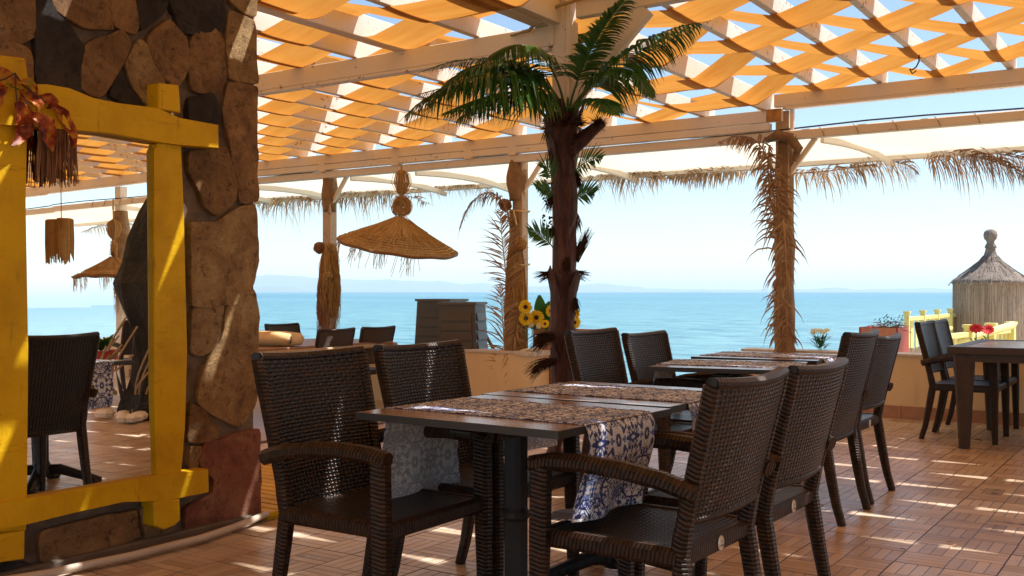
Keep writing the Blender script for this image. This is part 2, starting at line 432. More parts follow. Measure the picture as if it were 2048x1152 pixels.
M['stem_green'] = simple('palm_stem_green', (.05,.12,.03), .4)
k = N('maroon_palm_sheath'); p = k.geo()
g = k.noise(k.map(p, (20,20,2.2)), 2.4, 8, .78, .8)
c = k.ramp(g, [(.34,(.010,.005,.005)), (.5,(.075,.022,.018)), (.62,(.15,.05,.035)), (.75,(.26,.13,.07))])
k.pr(c, .5, .45, k.bump(g, .022)); M['maroon'] = k.m
M['fibre'] = leafy('dark_palm_fibre', (.03,.014,.01), (.09,.045,.03), .1, .9, .1)
M['leaf'] = leafy('green_leaf', (.02,.10,.015), (.06,.20,.03), .25, .45)
M['petal'] = leafy('sunflower_petal', (.90,.60,.01), (1.0,.78,.04), .35)
M['disc'] = simple('sunflower_disc', (.05,.018,.008), .9, .4, 60, .006, 200)
M['petal_w'] = leafy('pale_petal', (.85,.80,.5), (.9,.88,.7), .3)
M['petal_r'] = leafy('red_petal', (.5,.01,.02), (.75,.03,.05), .25)
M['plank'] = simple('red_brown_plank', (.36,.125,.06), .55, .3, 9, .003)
M['plank_lit'] = simple('lit_plank', (.5,.24,.15), .55, .3, 9, .003)  # lit copy of the plank: light on front and right faces painted paler
M['redbox'] = simple('red_planter_paint', (.38,.05,.03), .5, .25)
M['pinkbox'] = simple('faded_red_planter_paint', (.55,.25,.18), .6, .25)
M['dark_wood'] = simple('dark_stained_wood', (.055,.033,.022), .45, .25, 12)
M['brown_wood'] = simple('warm_brown_wood', (.26,.14,.075), .45, .25, 12)
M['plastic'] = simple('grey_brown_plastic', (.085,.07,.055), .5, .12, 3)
M['plastic_l'] = simple('grey_brown_plastic_lit', (.12,.105,.09), .5, .12, 3)  # same plastic, paler: light on the right face and rim painted in
M['cushion'] = simple('cream_cushion_cloth', (.68,.5,.26), .8, .1)
M['glass_top'] = simple('grey_glass_panel', (.30,.29,.27), .12, .2, 3, .0)
M['shell'] = simple('white_shell', (.8,.74,.64), .6)
M['rope'] = simple('pale_rope', (.42,.32,.2), .9, .3, 30, .01, 90)
M['rock'] = simple('black_rock', (.02,.018,.016), .8, .5, 6, .05, 12)
M['sand'] = simple('beach_sand', (.5,.42,.3), .9, .2, 3)
k = N('autumn_leaf'); t = k.tone(); n = k.noise(k.geo(), 18, 4)
c = k.ramp(k.math('ADD', k.math('MULTIPLY', n, .9), k.math('MULTIPLY', t, .22)), [(.40,(.16,.02,.01)), (.50,(.42,.08,.015)), (.60,(.62,.28,.02)), (.72,(.35,.30,.03))])
bs = k.pr(c, .5, .4, out=False); k.trans(c, bs, .2); M['autumn'] = k.m
k = N('reed_wall'); p = k.obj(); u, v, z = k.sep(p)
g = k.noise(k.map(p, (60,60,1.2)), 1.0, 5, .7)
kn = k.math('GREATER_THAN', k.noise(k.map(p, (40,40,9)), 1.0, 3), .62)
c = k.ramp(g, [(.3,(.22,.15,.105)), (.5,(.40,.30,.225)), (.7,(.56,.45,.35))]); c = k.mix(k.math('MULTIPLY', kn, .5), c, (.12,.07,.045))
k.pr(c, .8, .2, k.bump(g, .01)); M['reed'] = k.m
k = N('grey_thatch'); p = k.obj(); g = k.noise(k.map(p, (14,14,3)), 2.5, 7, .75)
c = k.ramp(g, [(.3,(.12,.09,.07)), (.5,(.30,.24,.20)), (.72,(.5,.42,.35))]); k.pr(c, .9, .15, k.bump(g, .03)); M['thatch'] = k.m
# sea
k = N('sea_water'); p = k.geo()
dist = k.n('ShaderNodeVectorMath', operation='LENGTH'); k.l(p, dist.inputs[0]); d = dist.outputs['Value']
lg = k.math('DIVIDE', k.math('LOGARITHM', d, 10.0), 5.0)      # 10 m .2   100 m .4   1 km .6   10 km .8
base = k.ramp(lg, [(.25,(.25,.44,.43)), (.42,(.17,.36,.39)), (.56,(.07,.23,.31)), (.66,(.02,.13,.23)), (.80,(.012,.09,.19))])
st = k.noise(k.map(p, (.0035,.011,1), rot=(0,0,-YAW)), 1.0, 5, .6)
base = k.mix(k.ramp(st, [(.42,(0,0,0)),(.60,(.85,.85,.85))]), base, (.16,.36,.40))
wv = k.noise(k.map(p, (.30,1.0,1), rot=(0,0,-YAW)), 1.0, 8, .72)
base = k.mix(k.ramp(wv, [(.40,(.9,.9,.9)),(.54,(0,0,0))]), base, (.02,.13,.20))
b = k.bump(wv, .5, .8)
k.pr(base, .32, .35, b); M['sea'] = k.m
M['hill'] = simple('far_hill', (.10,.13,.09), .9, .3, .002, 0, 1)
# ================================================================ SETTING
rnd = random.Random(11)
LOW = -.15                                   # the lower floor at the left back
mb = MB(); SEA = -1.7
mb.grid([[(x, y, SEA) for x in (-39000, -3000, -300, -60, 0, 60, 300, 3000, 39000)] for y in (10.2, 40, 120, 600, 4000, 29000)])
sea = mb.build('sea', M['sea'], kind='structure')
# far hills
def hills(pts, D, name, depth=900):
    m = MB(); P = []
    for (px, py) in pts:
        b = ray(px, 583); b.z = 0; top = b * D + Vector((0, 0, H + (583 - py) / F * D))
        P.append([b * (D * .985) + Vector((0,0,SEA-1)), b*(D*.993) + Vector((0,0,(top.z)*.55)), top, b * (D + depth) + Vector((0,0,SEA-1))])
    m.grid(P); return m.build(name, M['hill'], kind='structure', smooth=True)
def ridge(x0, x1, keys, amp, seed):
    out = []; x = x0
    while x <= x1:
        y = None
        for (a, b), (c, d) in zip(keys, keys[1:]):
            if a <= x <= c: y = b + (d - b) * (x - a) / (c - a)
        y += amp * (noise.noise(Vector((x * .02, seed, 0))) + .5 * noise.noise(Vector((x * .07, seed, 3))))
        out.append((x, min(y, 583))); x += 8
    return out
hills(ridge(-250, 1060, [(-250,566),(100,556),(480,553),(540,549),(600,552),(680,558),(820,561),(960,567),(1060,577)], 4, 1), 8600, 'hills')
hills(ridge(200, 640, [(200,574),(420,573),(520,573),(560,571),(600,577),(640,583)], 3, 2), 6600, 'hills')
hills(ridge(1000, 1960, [(1000,574),(1130,572),(1200,566),(1240,570),(1300,577),(1500,579),(1620,578),(1665,575),(1720,579),(1850,575),(1960,580)], 3, 5), 8200, 'hills')
hills(ridge(1960, 3600, [(1960,579),(2300,570),(2800,566),(3200,575),(3600,580)], 3, 6), 8200, 'hills')
hz_ = MB(); hz_.box((-40000, -400, SEA-1.2), (40000, 30000, 175))
vm = bpy.data.materials.new('sea_haze'); vm.use_nodes = True; vt = vm.node_tree; vt.nodes.clear()
pv = vt.nodes.new('ShaderNodeVolumePrincipled'); pv.inputs['Color'].default_value = (.82,.93,1,1); pv.inputs['Density'].default_value = .00016; pv.inputs['Anisotropy'].default_value = 0
vo = vt.nodes.new('ShaderNodeOutputMaterial'); vt.links.new(pv.outputs[0], vo.inputs[1])
hz_.build('haze', vm, kind='stuff')
# beach deck under the hut
mb = MB(); a = WZ(1806, 760, -.3)
c0 = WD(1804, 600, 15); c1 = WD(1812, 600, 24); c2 = WD(3400, 600, 24); c3 = WD(3000, 600, 8)
q = [Vector((c0.x, 10.3, -.3)), Vector((c1.x, c1.y, -.3)), Vector((c2.x+6, c2.y, -.3)), Vector((22, 10.3, -.3))]
mb.hexa([(p.x, p.y, -1.9) for p in q] + [tuple(p) for p in q]); mb.build('beach_deck', M['sand'], kind='structure')
# floor with tiles
TX, TY, TS = -1.482, 6.157, .4
mb = MB(); mb.box((-6.02, -3, -.4), (16, 10.05, -.004)); floor = mb.build('floor', M['grout'], kind='structure')
mb = MB(); mb.box((-17, -3, -.6), (-6.02, 10.05, LOW)); low = mb.build('lower_floor', M['tile'], kind='structure')
TILE = []
for var in range(4):                         # four shuffles of the strip tones, shared by all tiles
    m = MB(); g = .0042; rr = random.Random(var)
    m.box((.0015, .0015, -.004), (TS-.0015, TS-.0015, -.0012), -2.0)
    for bi in range(2):
        for bj in range(2):
            for q in range(4):
                a0, a1 = q * .05 + g/2, q * .05 + .05 - g/2; b0, b1 = g, .2 - g
                if (bi + bj) % 2: x0, x1, y0, y1 = a0, a1, b0, b1
                else: x0, x1, y0, y1 = b0, b1, a0, a1
                ox, oy = bi * .2, bj * .2; t = rr.random()
                t_ = t; V = [(ox+x0+.0,oy+y0,-.0014),(ox+x1,oy+y0,-.0014),(ox+x1,oy+y1,-.0014),(ox+x0,oy+y1,-.0014),
                     (ox+x0+.001,oy+y0+.001,0),(ox+x1-.001,oy+y0+.001,0),(ox+x1-.001,oy+y1-.001,0),(ox+x0+.001,oy+y1-.001,0)]
                m.add(V, [(4,5,6,7),(0,1,5,4),(1,2,6,5),(2,3,7,6),(3,0,4,7)], None, t)
    TILE.append(m)
cells = []
for i in range(-12, 44):
    for j in range(-23, 10):
        x = TX + i * TS; y = TY + j * TS
        if x < -6.0 or x > 15.5 or y > 9.7: continue
        cx, cy = x + .2, y + .2
        X = CS*cx + SN*cy; D = -SN*cx + CS*cy
        vis = D > 3.2 and abs(X / D) < .56
        cells.append((0 if vis else 1, D if vis else abs(D), i, j, x, y))
cells.sort()
first = {}; rest = MB()
for n_, (nv, D, i, j, x, y) in enumerate(cells):
    var = (i * 7 + j * 13) % 4
    if n_ < 290 and not nv:
        if var not in first:
            o = TILE[var].build('tile', M['tile'], floor); first[var] = o
        else:
            o = first[var].copy(); COL.objects.link(o)
        o.location = (x, y, rnd.uniform(-.0006, .0006))
        if (i + j) % 3 == 0: o.rotation_euler.z = 0
    else:
        m = TILE[var]
        if nv and D > 6: rest.box((x+.0015, y+.0015, -.004), (x+TS-.0015, y+TS-.0015, 0), rnd.random())
        else:
            rest.v += [] ; b = len(rest.v); rest.v += [(p[0]+x, p[1]+y, p[2]) for p in m.v]
            rest.f += [tuple(q + b for q in f) for f in m.f]; rest.uv += m.uv; rest.c += m.c
o = rest.build('tile_field', M['tile'], floor, kind='stuff')
# parapets
def parapet(name, label, x0, x1, y0, y1, z0, zt, cop=.03, over=.02, plinth=None):
    t = thing(name, label, 'wall', ((x0+x1)/2, (y0+y1)/2, z0))
    m = MB(); m.box((x0, y0, z0), (x1, y1, zt - cop)); m.build('wall_body', M['ochre'], t, world=True)
    m = MB(); x = x0 - over
    while x < x1 + over - .01:
        e = min(x + .8, x1 + over); m = MB(); m.sweep([(x+.002, (y0+y1)/2, zt-cop/2), (e-.002, (y0+y1)/2, zt-cop/2)], y1-y0+2*over, cop, (0,1,0), .12)
        m.build('coping_slab', M['coping'], t, world=True); x = e
    if plinth:
        m = MB(); x = x0
        while x < x1:
            e = min(x + .3, x1); m.box((x+.002, y0-.012, z0), (e-.002, y0-.001, z0+plinth)); x = e
        m.build('skirting', M['plinth'], t, world=True)
    return t
parapet('parapet_wall', 'ochre plastered low wall in front of the sea, behind the dark plastic boxes', -15, -6.12, 9.35, 9.6, LOW, .50, .03)
t = thing('wall_pier', 'square ochre pier with a pale cap ending the left low wall, beside the fringed post', 'wall pier', (-5.97, 9.45, LOW))
m = MB(); m.box((-6.115, 9.30, LOW), (-5.93, 9.62, .455)); m.build('pier_body', M['ochre'], t, world=True)
m = MB(); m.sweep([(-6.115, 9.46, .48), (-5.89, 9.46, .48)], .4, .05, (0,1,0), .1); m.build('pier_cap', M['coping'], t, world=True)
parapet('parapet_wall', 'ochre plastered low wall with a tiled skirting at the right, in front of the lemon fence', -3.75, 16, 9.75, 9.98, 0, .585, .025, .02, .11)
# ================================================================ PERGOLA
C1, C2 = 5.70, 9.50
ZL, ZR = 2.871, 3.012                         # undersides of the rafters, left and right bay
P2, P3, P4 = -9.2, -6.3, -3.29
P5S = [-.3, 2.7, 5.7, 8.7]
perg = thing('pergola', 'white painted timber pergola roofed with woven orange cloth strips', 'pergola', (-3.3, 5.7, 0))
def pb(name, mat, pts, wid, hei, side, ch=.06):
    m = MB(); m.sweep(pts, wid, hei, side, ch); return m.build(name, mat, perg, world=True)
# long beams
pb('beam', M['white'], [(-15, C1, ZL-.068), (-3.46, C1, ZL-.068)], .06, .132, (0,1,0))
pb('beam', M['white_old'], [(-15, C1+.004, ZL-.148), (-3.50, C1+.004, ZL-.148)], .075, .022, (0,1,0))
pb('beam', M['white'], [(-3.30, C1+.012, ZR-.06), (11, C1+.012, ZR-.06)], .065, .116, (0,1,0))
pb('beam', M['white_old'], [(-3.42, C1+.02, ZR+.03), (11, C1+.02, ZR+.03)], .09, .062, (0,1,0))
pb('beam', M['white'], [(-15, C2, ZL-.058), (P4+.02, C2, ZL-.058)], .06, .114, (0,1,0))
pb('beam', M['white_old'], [(-15, C2+.01, ZL-.158), (P4-.10, C2+.01, ZL-.158)], .09, .07, (0,1,0))
pb('beam', M['white'], [(P4-.05, C2, ZR-.062), (11, C2, ZR-.062)], .06, .12, (0,1,0))
pb('beam', M['white_old'], [(P4+.03, C2+.012, ZR-.135), (11, C2+.012, ZR-.135)], .08, .024, (0,1,0))
# rust stain bracket on the joint
m = MB(); m.box((P4-.125, C2-.0335, ZL-.118), (P4+.022, C2-.0305, ZL+.004)); m.build('rusty_bracket', M['rust'], perg, world=True)
# double main beam over the posts
pb('beam', M['white_old'], [(-3.56, -3, ZL+.085), (-3.56, C1+.2, ZL+.085)], .10, .17, (1,0,0))
pb('beam', M['white'], [(-3.44, -3, ZL+.085), (-3.44, 10.0, ZL+.085)], .055, .17, (1,0,0))
# posts
CP = (-3.425, C1-.005)
def post(x, y, s, z0, z1, mat=M['white']):
    m = MB(); m.sweep([(x, y, z0), (x, y, z1)], s, s, (1,0,0), .05); return m.build('post', mat, perg, world=True)
post(CP[0], CP[1]+.035, .105, 0, ZR-.03)
m = MB(); m.sweep([(CP[0]+.07, CP[1]+.03, 2.32), (CP[0]+.07, CP[1]+.03, 3.1)], .028, .11, (1,0,0), .05); m.build('post_board', M['white'], perg, world=True)
for x in (P2, P3): post(x, C2+.115, .13, LOW, ZL-.2, M['post_tan'])
post(P4, C2+.115, .13, 0, ZR-.15, M['post_tan'])
m = MB(); m.tube([(P4+.10, C2+.05, 2.55), (P4+.10, C2+.05, ZR-.14)], .022, 8); m.build('downpipe', M['white'], perg, world=True)
for x in P5S: post(x, C2+.115, .13, 0, ZR-.15)
post(4.6, C1+.03, .13, 0, ZR-.03)
# braces
def brace(a, b, w_=.05, h_=.12): 
    m = MB(); m.sweep([a, b], w_, h_, (0,1,0), .05); return m.build('brace', M['white'], perg, world=True)
brace((CP[0]+.05, C1+.012, 2.37), (CP[0]+.60, C1+.012, ZR-.12), .05, .13)
for x in (P2, P3, P4):
    brace((x+.05, C2+.10, 2.26), (x+.31, C2+.10, 2.595), .04, .045)
# short blocks between the two beams over the posts
for x in (P3-.62, P3-.02, P2, -11.5, -8.0):
    m = MB(); m.box((x-.05, C2-.034, 2.66), (x+.05, C2+.06, ZL-.1)); m.build('block', M['white'], perg, world=True)
# rafters
LR = [-4.08 - .553 * k for k in range(20)]
RR = [-2.90 + .527 * k for k in range(24)]
def raf(x, z, wid, hei, y0, y1, mat):
    m = MB(); ys = [y0 + (y1-y0)*q/10 for q in range(11)]
    m.sweep([(x + rnd.uniform(-.006,.006), y, z + hei/2 + .002) for y in ys], wid, hei, (1,0,0), .06)
    return m.build('rafter', mat, perg, world=True)
RH = .125
for k_, x in enumerate(LR):
    if k_ == 1:
        raf(x, ZL, .05, RH, -3, 4.55, M['white_old']); raf(x-.11, ZL-.01, .10, .16, 4.1, 5.98, M['white']); raf(x, ZL, .05, RH, 5.9, 9.85, M['white_old'])
    else: raf(x, ZL, .055, RH, -3, 9.62 + rnd.uniform(0,.15), M['white_old'] if k_ % 2 else M['white'])
for k_, x in enumerate(RR): raf(x, ZR, .055, RH, -3, 9.62 + rnd.uniform(0, .15), M['white_old'])
# woven cloth strips
PIT = .493; Y0 = 6.92
def strip(xs, k_, y, wid, xa, xb):
    """one cloth strip woven over and under every rafter; xs increasing"""
    up = lambda j: (j + k_ + (1 if j > 19 else 0)) % 2 == 0
    knots = []
    for j, x in enumerate(xs):
        zb = ZL if x < -3.2 else ZR; hb = .175 if abs(x + 3.5) < .05 else RH; hwx = .125 if abs(x + 3.5) < .05 else .032
        z = zb + hb + .008 if up(j) else zb - .004
        knots += [(x - hwx, z), (x + hwx, z)]
    knots = [(xa, knots[0][1] if True else 0)] + knots + [(xb, knots[-1][1])]
    pts = []
    for (x0, z0), (x1, z1) in zip(knots, knots[1:]):
        n_ = 4 if x1 - x0 > .2 else 1
        for q in range(n_):
            s = q / n_; sag = -.005 * math.sin(math.pi * s) if n_ > 1 else 0
            pts.append((x0 + (x1-x0)*s, z0 + (z1-z0)*s + sag))
    pts.append(knots[-1])
    P = []; UV = []
    ph = rnd.uniform(0, 9)
    for (x, z) in pts:
        row = []
        for q in range(5):
            v = (q/4 - .5)
            edge = .012 * noise.noise(Vector((x*1.1, k_*5.1, q*.7+ph)))
            row.append((x, y + v*wid + edge + .012*noise.noise(Vector((x*.5, k_*2.3, 0))), z - .006*math.cos(v*math.pi)*1.0 + .004*noise.noise(Vector((x*3, k_, q)))))
        P.append(row); UV.append([(x, q*wid/4) for q in range(5)])
    m = MB(); m.grid(P, UV); return m.build('cloth_strip', M['cloth'], perg, world=True, smooth=True)
xl = sorted(LR)
for k_ in range(-19, 7):
    y = Y0 + k_ * PIT
    if y > 9.75: break
    near = y < 5.2
    wl = .468 + rnd.uniform(-.02, .012) - (.03 if near and rnd.random() < .45 else 0)
    wr = .468 + rnd.uniform(-.02, .012) - (.06 if near and rnd.random() < .5 else 0)
    if k_ in (-2, -4): wr = .40
    if 3.0 < y < 4.4: wr = .505
    strip(xl + [-3.5] + RR, k_, y + .02, (wl if k_ % 3 else wr), xl[0]-.3, RR[-1]+.3)
# small fittings: bulb, cables, dangling wire
b = WZ(1513, 219, 2.93)
t = thing('light_bulb', 'small white unlit bulb under a rafter beside the rusty joint', 'light bulb', b)
m = MB(); m.lathe([(0,-.0),(.022,.004),(.036,.03),(.036,.055),(.018,.09),(.016,.11),(.0,.112)], (0,0,0), 12); o = m.build('bulb_glass', M['shell'], t, smooth=True); o.rotation_euler = (0, R(70), R(20))
m = MB(); m.lathe([(.0,.1),(.019,.1),(.019,.14),(.0,.142)], (0,0,0), 10); o = m.build('socket', M['steel'], t); o.rotation_euler = (0, R(70), R(20))
def cable(label, pts, r=.006, mat='cable', cat='cable', name='cable', group=None):
    m = MB(); m.tube(pts, r, 6); o = m.build(name, M[mat]); tag(o, label, cat, group); return o
cable('thin black cable running along the top of the awning rail', [(x, C2+.05+.01*math.sin(x*3), 2.69+.012*math.sin(x*2.1)) for x in [-15+.5*q for q in range(50)]], .008)
c = WZ(1838, 110, 3.0)
cable('short black wire end dangling from a rafter at the right', [c, c+Vector((.0,0,-.05)), c+Vector((-.02,0,-.09)), c+Vector((-.05,0,-.11)), c+Vector((-.07,0,-.10)), c+Vector((-.05,0,-.14)), c+Vector((-.02,0,-.12))], .006)
cable('twisted pale cord wound round the post above the palm', [(CP[0]-.35, C1-.05, ZL-.03), (CP[0]-.2, C1-.06, ZL-.02), (CP[0]-.07, C1-.08, ZL+.07), (CP[0]+.04, C1-.08, ZL+.10), (CP[0]+.2, C1-.05, ZL+.13), (CP[0]+.5, C1-.06, ZL+.14)], .012, 'rope')
# ================================================================ AWNING
AW = thing('awning', 'cream cloth awning on folding arms stretched out towards the sea', 'awning', (-3, 9.7, 2.6))
m = MB(); m.sweep([(-15, C2+.06, 2.625), (9.5, C2+.06, 2.625)], .10, .085, (0,1,0), .1); m.build('back_rail', M['white'], AW, world=True)
YF, ZF = 11.35, 2.60
m = MB(); m.sweep([(-15, YF, ZF-.03), (9.5, YF, ZF-.03)], .05, .06, (0,1,0), .2); m.build('front_rail', M['white'], AW, world=True)
P = []; n_ = 90
for i in range(n_+1):
    x = -15 + 24.5*i/n_; row = []
    for j in range(9):
        s = j/8; row.append((x, C2+.10 + (YF-C2-.10)*s, 2.66 + (ZF-2.66)*s - .03*math.sin(math.pi*s)*(.55+.45*math.cos(x*2.09))))
    P.append(row)
m = MB(); m.grid(P); m.build('canopy_cloth', M['awning'], AW, world=True, smooth=True)
for x in [-14.8, -12.1, -10.9, -8.9, -7.85, -5.95, -2.95, -.1, 3.0, 6.0]:
    pts = []
    for q in range(11):
        s = q/10; pts.append((x + .25*s, C2+.18 + (YF-C2-.2)*s, 2.575 + .035*math.sin(math.pi*s) - .085*s**3))
    m = MB(); m.sweep(pts, .035, [.06+.03*math.sin(math.pi*q/10) for q in range(11)], (1,0,0), .3); m.build('folding_arm', M['white'], AW, world=True, smooth=False)
m = MB()
for q in range(28):
    x = P4 + .35 + .34*q + rnd.uniform(-.03,.03)
    m.tube([(x, C2+.004, 2.675), (x+.03, C2+.003, 2.64), (x+.05, C2+.004, 2.58)], .004, 5)
m.build('lacing', M['rope'], AW, world=True)
# ================================================================ STONE PILLAR
PX = -3.955
pil = thing('stone_pillar', 'thick pillar faced with irregular brown and slate stones, left of the terrace', 'stone pillar', (-4.2, 2.3, 0))
m = MB(); P = []
for i in range(30):
    y = .6 + (3.585-.6)*i/29; P.append([(PX + .012*noise.noise(Vector((y*3, z*.1*3, 5))), y, z*.1) for z in range(0, 30)])
m.grid(P)
yr = 3.585
m.add([(PX,yr,0),(PX-.5,yr,0),(PX-.5,yr,2.9),(PX,yr,2.9)], [(0,1,2,3)])
m.add([(PX-.5,yr,0),(PX-.5,.6,0),(PX-.5,.6,2.9),(PX-.5,yr,2.9)], [(0,1,2,3)])
m.add([(PX-.5,.6,0),(PX,.6,0),(PX,.6,2.9),(PX-.5,.6,2.9)], [(0,1,2,3)])
m.add([(PX,.6,2.9),(PX,yr,2.9),(PX-.5,yr,2.9),(PX-.5,.6,2.9)], [(0,1,2,3)])
m.build('mortar_core', M['mortar'], pil, world=True)
def pstone(px, mat, th=.028, seed=0):
    """px = outline in photograph pixels, laid onto the pillar's face"""
    c = [WX(a, b, PX) for a, b in px]
    ctr = sum(c, Vector()) / len(c)
    c = [p + (p-ctr).normalized()*.0135 for p in c]
    ring = []
    rr = random.Random(seed)
    for a, b in zip(c, c[1:] + c[:1]):
        L = (b-a).length; n_ = max(2, int(L/.03))
        for q in range(n_):
            p = a.lerp(b, q/n_); j = .007
            p = p + Vector((0, rr.uniform(-j,j), rr.uniform(-j,j)))
            ring.append(p)
    # soften corners
    ring = [(ring[i-1] + ring[i]*3 + ring[(i+1) % len(ring)]) / 5 for i in range(len(ring))]
    n_ = len(ring); V = []; lev = [(1.0, -.02), (1.0, th*.75), (.99, th*.97), (.93, th), (.5, th*1.0)]
    for s, o_ in lev:
        for p in ring:
            d = p - ctr; sh = 1 - (1-s) * min(1.0, .18/max(d.length,.01)) if s > .9 else s
            q = ctr + d*sh
            V.append((PX + o_ + (th*.35*noise.noise(q*8+Vector((seed,0,0))) if o_ > 0 else 0), q.y, q.z))
    V.append((PX+th*1.02 + th*.5*noise.noise(ctr*5), ctr.y, ctr.z)); fs = []
    for l in range(len(lev)-1):
        for i in range(n_):
            i2 = (i+1) % n_; fs.append((l*n_+i, l*n_+i2, (l+1)*n_+i2, (l+1)*n_+i))
    L0 = (len(lev)-1)*n_
    for i in range(n_): fs.append((L0+i, L0+(i+1) % n_, len(V)-1))
    m = MB(); m.add(V, fs); o = m.build('stone', M[mat], pil, world=True); return o
ST = [
 ([(-60,-20),(58,-20),(58,78),(20,84),(-60,60)], 'st_brown'),
 ([(-60,75),(30,92),(52,108),(56,170),(-60,160)], 'st_brown'),
 ([(66,-20),(64,60),(66,165),(110,195),(155,190),(160,100),(128,52),(92,10),(90,-20)], 'st_dark'),
 ([(92,-20),(165,-20),(205,15),(217,60),(170,57),(110,25)], 'st_brown'),
 ([(166,92),(238,62),(252,98),(206,178),(190,195),(156,176)], 'st_brown'),
 ([(196,-20),(256,-20),(268,40),(262,66),(225,52),(208,10)], 'st_brown'),
 ([(264,-20),(326,-20),(326,16),(300,40),(276,62),(270,30)], 'st_dark'),
 ([(275,80),(312,120),(320,170),(316,215),(292,212),(262,175),(244,130)], 'st_tan'),
 ([(236,140),(258,182),(274,208),(250,206),(216,194)], 'st_dark'),
 ([(334,42),(364,82),(368,132),(352,170),(336,168),(304,128),(290,76)], 'st_brown'),
 ([(330,-20),(436,-20),(442,58),(398,62),(340,26)], 'st_dark'),
 ([(344,32),(392,62),(386,70),(360,66)], 'st_dark'),
 ([(384,72),(422,60),(440,90),(444,150),(434,186),(378,180),(372,124),(376,88)], 'st_brown'),
 ([(450,-20),(506,-20),(502,34),(482,28),(456,4)], 'st_tan'),
 ([(452,26),(504,46),(506,166),(452,156),(447,90)], 'st_tan'),
 ([(372,196),(414,190),(430,214),(432,246),(404,248),(370,240)], 'st_dark'),
 ([(450,168),(506,176),(508,400),(474,404),(464,340),(440,232)], 'st_brown'),
 ([(372,306),(446,298),(464,372),(462,402),(428,432),(404,414),(388,372),(372,345)], 'st_brown'),
 ([(378,446),(430,448),(468,420),(504,412),(508,520),(498,566),(474,606),(378,610)], 'st_tan'),
 ([(378,620),(442,612),(424,690),(400,710),(376,704)], 'st_tan'),
 ([(450,612),(500,580),(510,640),(506,800),(474,850),(430,832),(390,800),(404,730),(434,690)], 'st_tan'),
 ([(374,806),(404,828),(430,864),(424,876),(372,884)], 'st_brown'),
 ([(400,890),(508,858),(512,960),(510,1034),(440,1052),(366,1070),(364,1010),(420,990),(424,940),(392,934)], 'st_red'),
 ([(372,896),(396,892),(390,930),(372,938)], 'st_tan'),
 ([(76,1064),(180,1040),(262,1020),(268,1074),(178,1104),(76,1120)], 'st_brown'),
 ([(276,1016),(306,1010),(312,1056),(350,1064),(356,1072),(290,1084)], 'st_brown'),
 ([(-60,1128),(40,1124),(60,1132),(-60,1160)], 'st_dark'),
 ([(-60,200),(300,230),(306,330),(-60,320)], 'st_brown'),
 ([(318,-110),(430,-110),(430,-30),(318,-30)], 'st_brown'),
 ([(440,-110),(506,-110),(506,-30),(440,-30)], 'st_dark'),
 ([(120,-110),(308,-110),(308,-30),(120,-30)], 'st_tan'),
]
for i, (pp, mt) in enumerate(ST): pstone(pp, mt, .03, i)
# rough end stones (the pillar's corner towards the sea)
for i in range(9):
    z = .12 + i*.31; m = MB(); h = .13
    P = []
    for a in range(5):
        row = []
        for b in range(7):
            q = Vector((PX - .03 - .11*a, yr, z - h + 2*h*b/6)); e = min(a, 4-a, 0 if b in (0,6) else 2)
            row.append((q.x, yr + (.012 if e == 0 else .034) + .016*noise.noise(q*7), q.z))
        P.append(row)
    m.grid(P); m.build('stone', M[['st_tan','st_brown','st_red'][i%3]], pil, world=True)
# plinth strip and pipe
m = MB(); m.sweep([(PX+.02, .6, .022), (PX+.02, 3.58, .022)], .09, .045, (1,0,0), .12); m.build('cement_fillet', M['concrete'], pil, world=True)
pts = [WZ(-120,1190,.03), WZ(0,1162,.03), WZ(100,1146,.03), WZ(190,1126,.03), WZ(260,1112,.03), WZ(330,1094,.03), WZ(400,1077,.03), WZ(460,1057,.03), WZ(505,1040,.035), WZ(534,1028,.04)]
m = MB(); m.tube(pts, .0165, 10); o = m.build('pipe', M['pipe'], smooth=True); tag(o, 'beige pipe lying on the floor along the foot of the stone pillar', 'pipe')
# ================================================================ MIRROR
FX = -3.895
mir = thing('wall_mirror', 'tall mirror in a rough yellow plank frame on the stone pillar', 'mirror', (FX, 2.4, 0))
# glass, tipped slightly forward
g = [WX(40, 240, FX), WX(330, 240, FX), WX(330, 1000, FX), WX(40, 1000, FX)]
m = MB(); m.add([(FX-.0065, g[0].y, g[0].z), (FX-.0065, g[1].y, g[1].z), (FX+.006, g[2].y, g[2].z), (FX+.006, g[3].y, g[3].z)], [(0,3,2,1)], [[(0,0)]*4])
m.build('glass', M['mirror'], mir, world=True)
def board(poly, x0, x1, name='frame_board', cham=.006):
    c = [WX(a, b, x1) for a, b in poly]; ctr = sum(c, Vector())/len(c); n_ = len(c)
    V = [(x0, p.y, p.z) for p in c] + [(x1-cham, p.y, p.z) for p in c]
    V += [(x1, p.y + (ctr.y-p.y)/max((ctr-p).length,.01)*cham, p.z + (ctr.z-p.z)/max((ctr-p).length,.01)*cham) for p in c]
    fs = []
    for l in range(2):
        for i in range(n_):
            i2 = (i+1) % n_; fs.append((l*n_+i, l*n_+i2, (l+1)*n_+i2, (l+1)*n_+i))
    fs.append(tuple(range(2*n_, 3*n_))); m = MB(); m.add(V, fs); return m.build(name, M['yellow'], mir, world=True)
board([(-70,102),(0,110),(50,116),(56,150),(52,400),(57,700),(54,990),(52,1062),(-70,1070)], FX-.03, FX+.020)
board([(-70,1078),(51,1060),(50,1118),(0,1126),(-70,1134)], FX-.04, FX+.028)
board([(-70,158),(50,168),(95,168),(140,176),(190,196),(240,206),(318,216),(362,236),(438,250),(439,296),(362,290),(314,284),(220,268),(160,262),(52,252),(-70,246)], FX-.03, FX+.047)
board([(318,166),(358,170),(362,214),(362,226),(318,218)], FX-.04, FX+.05)
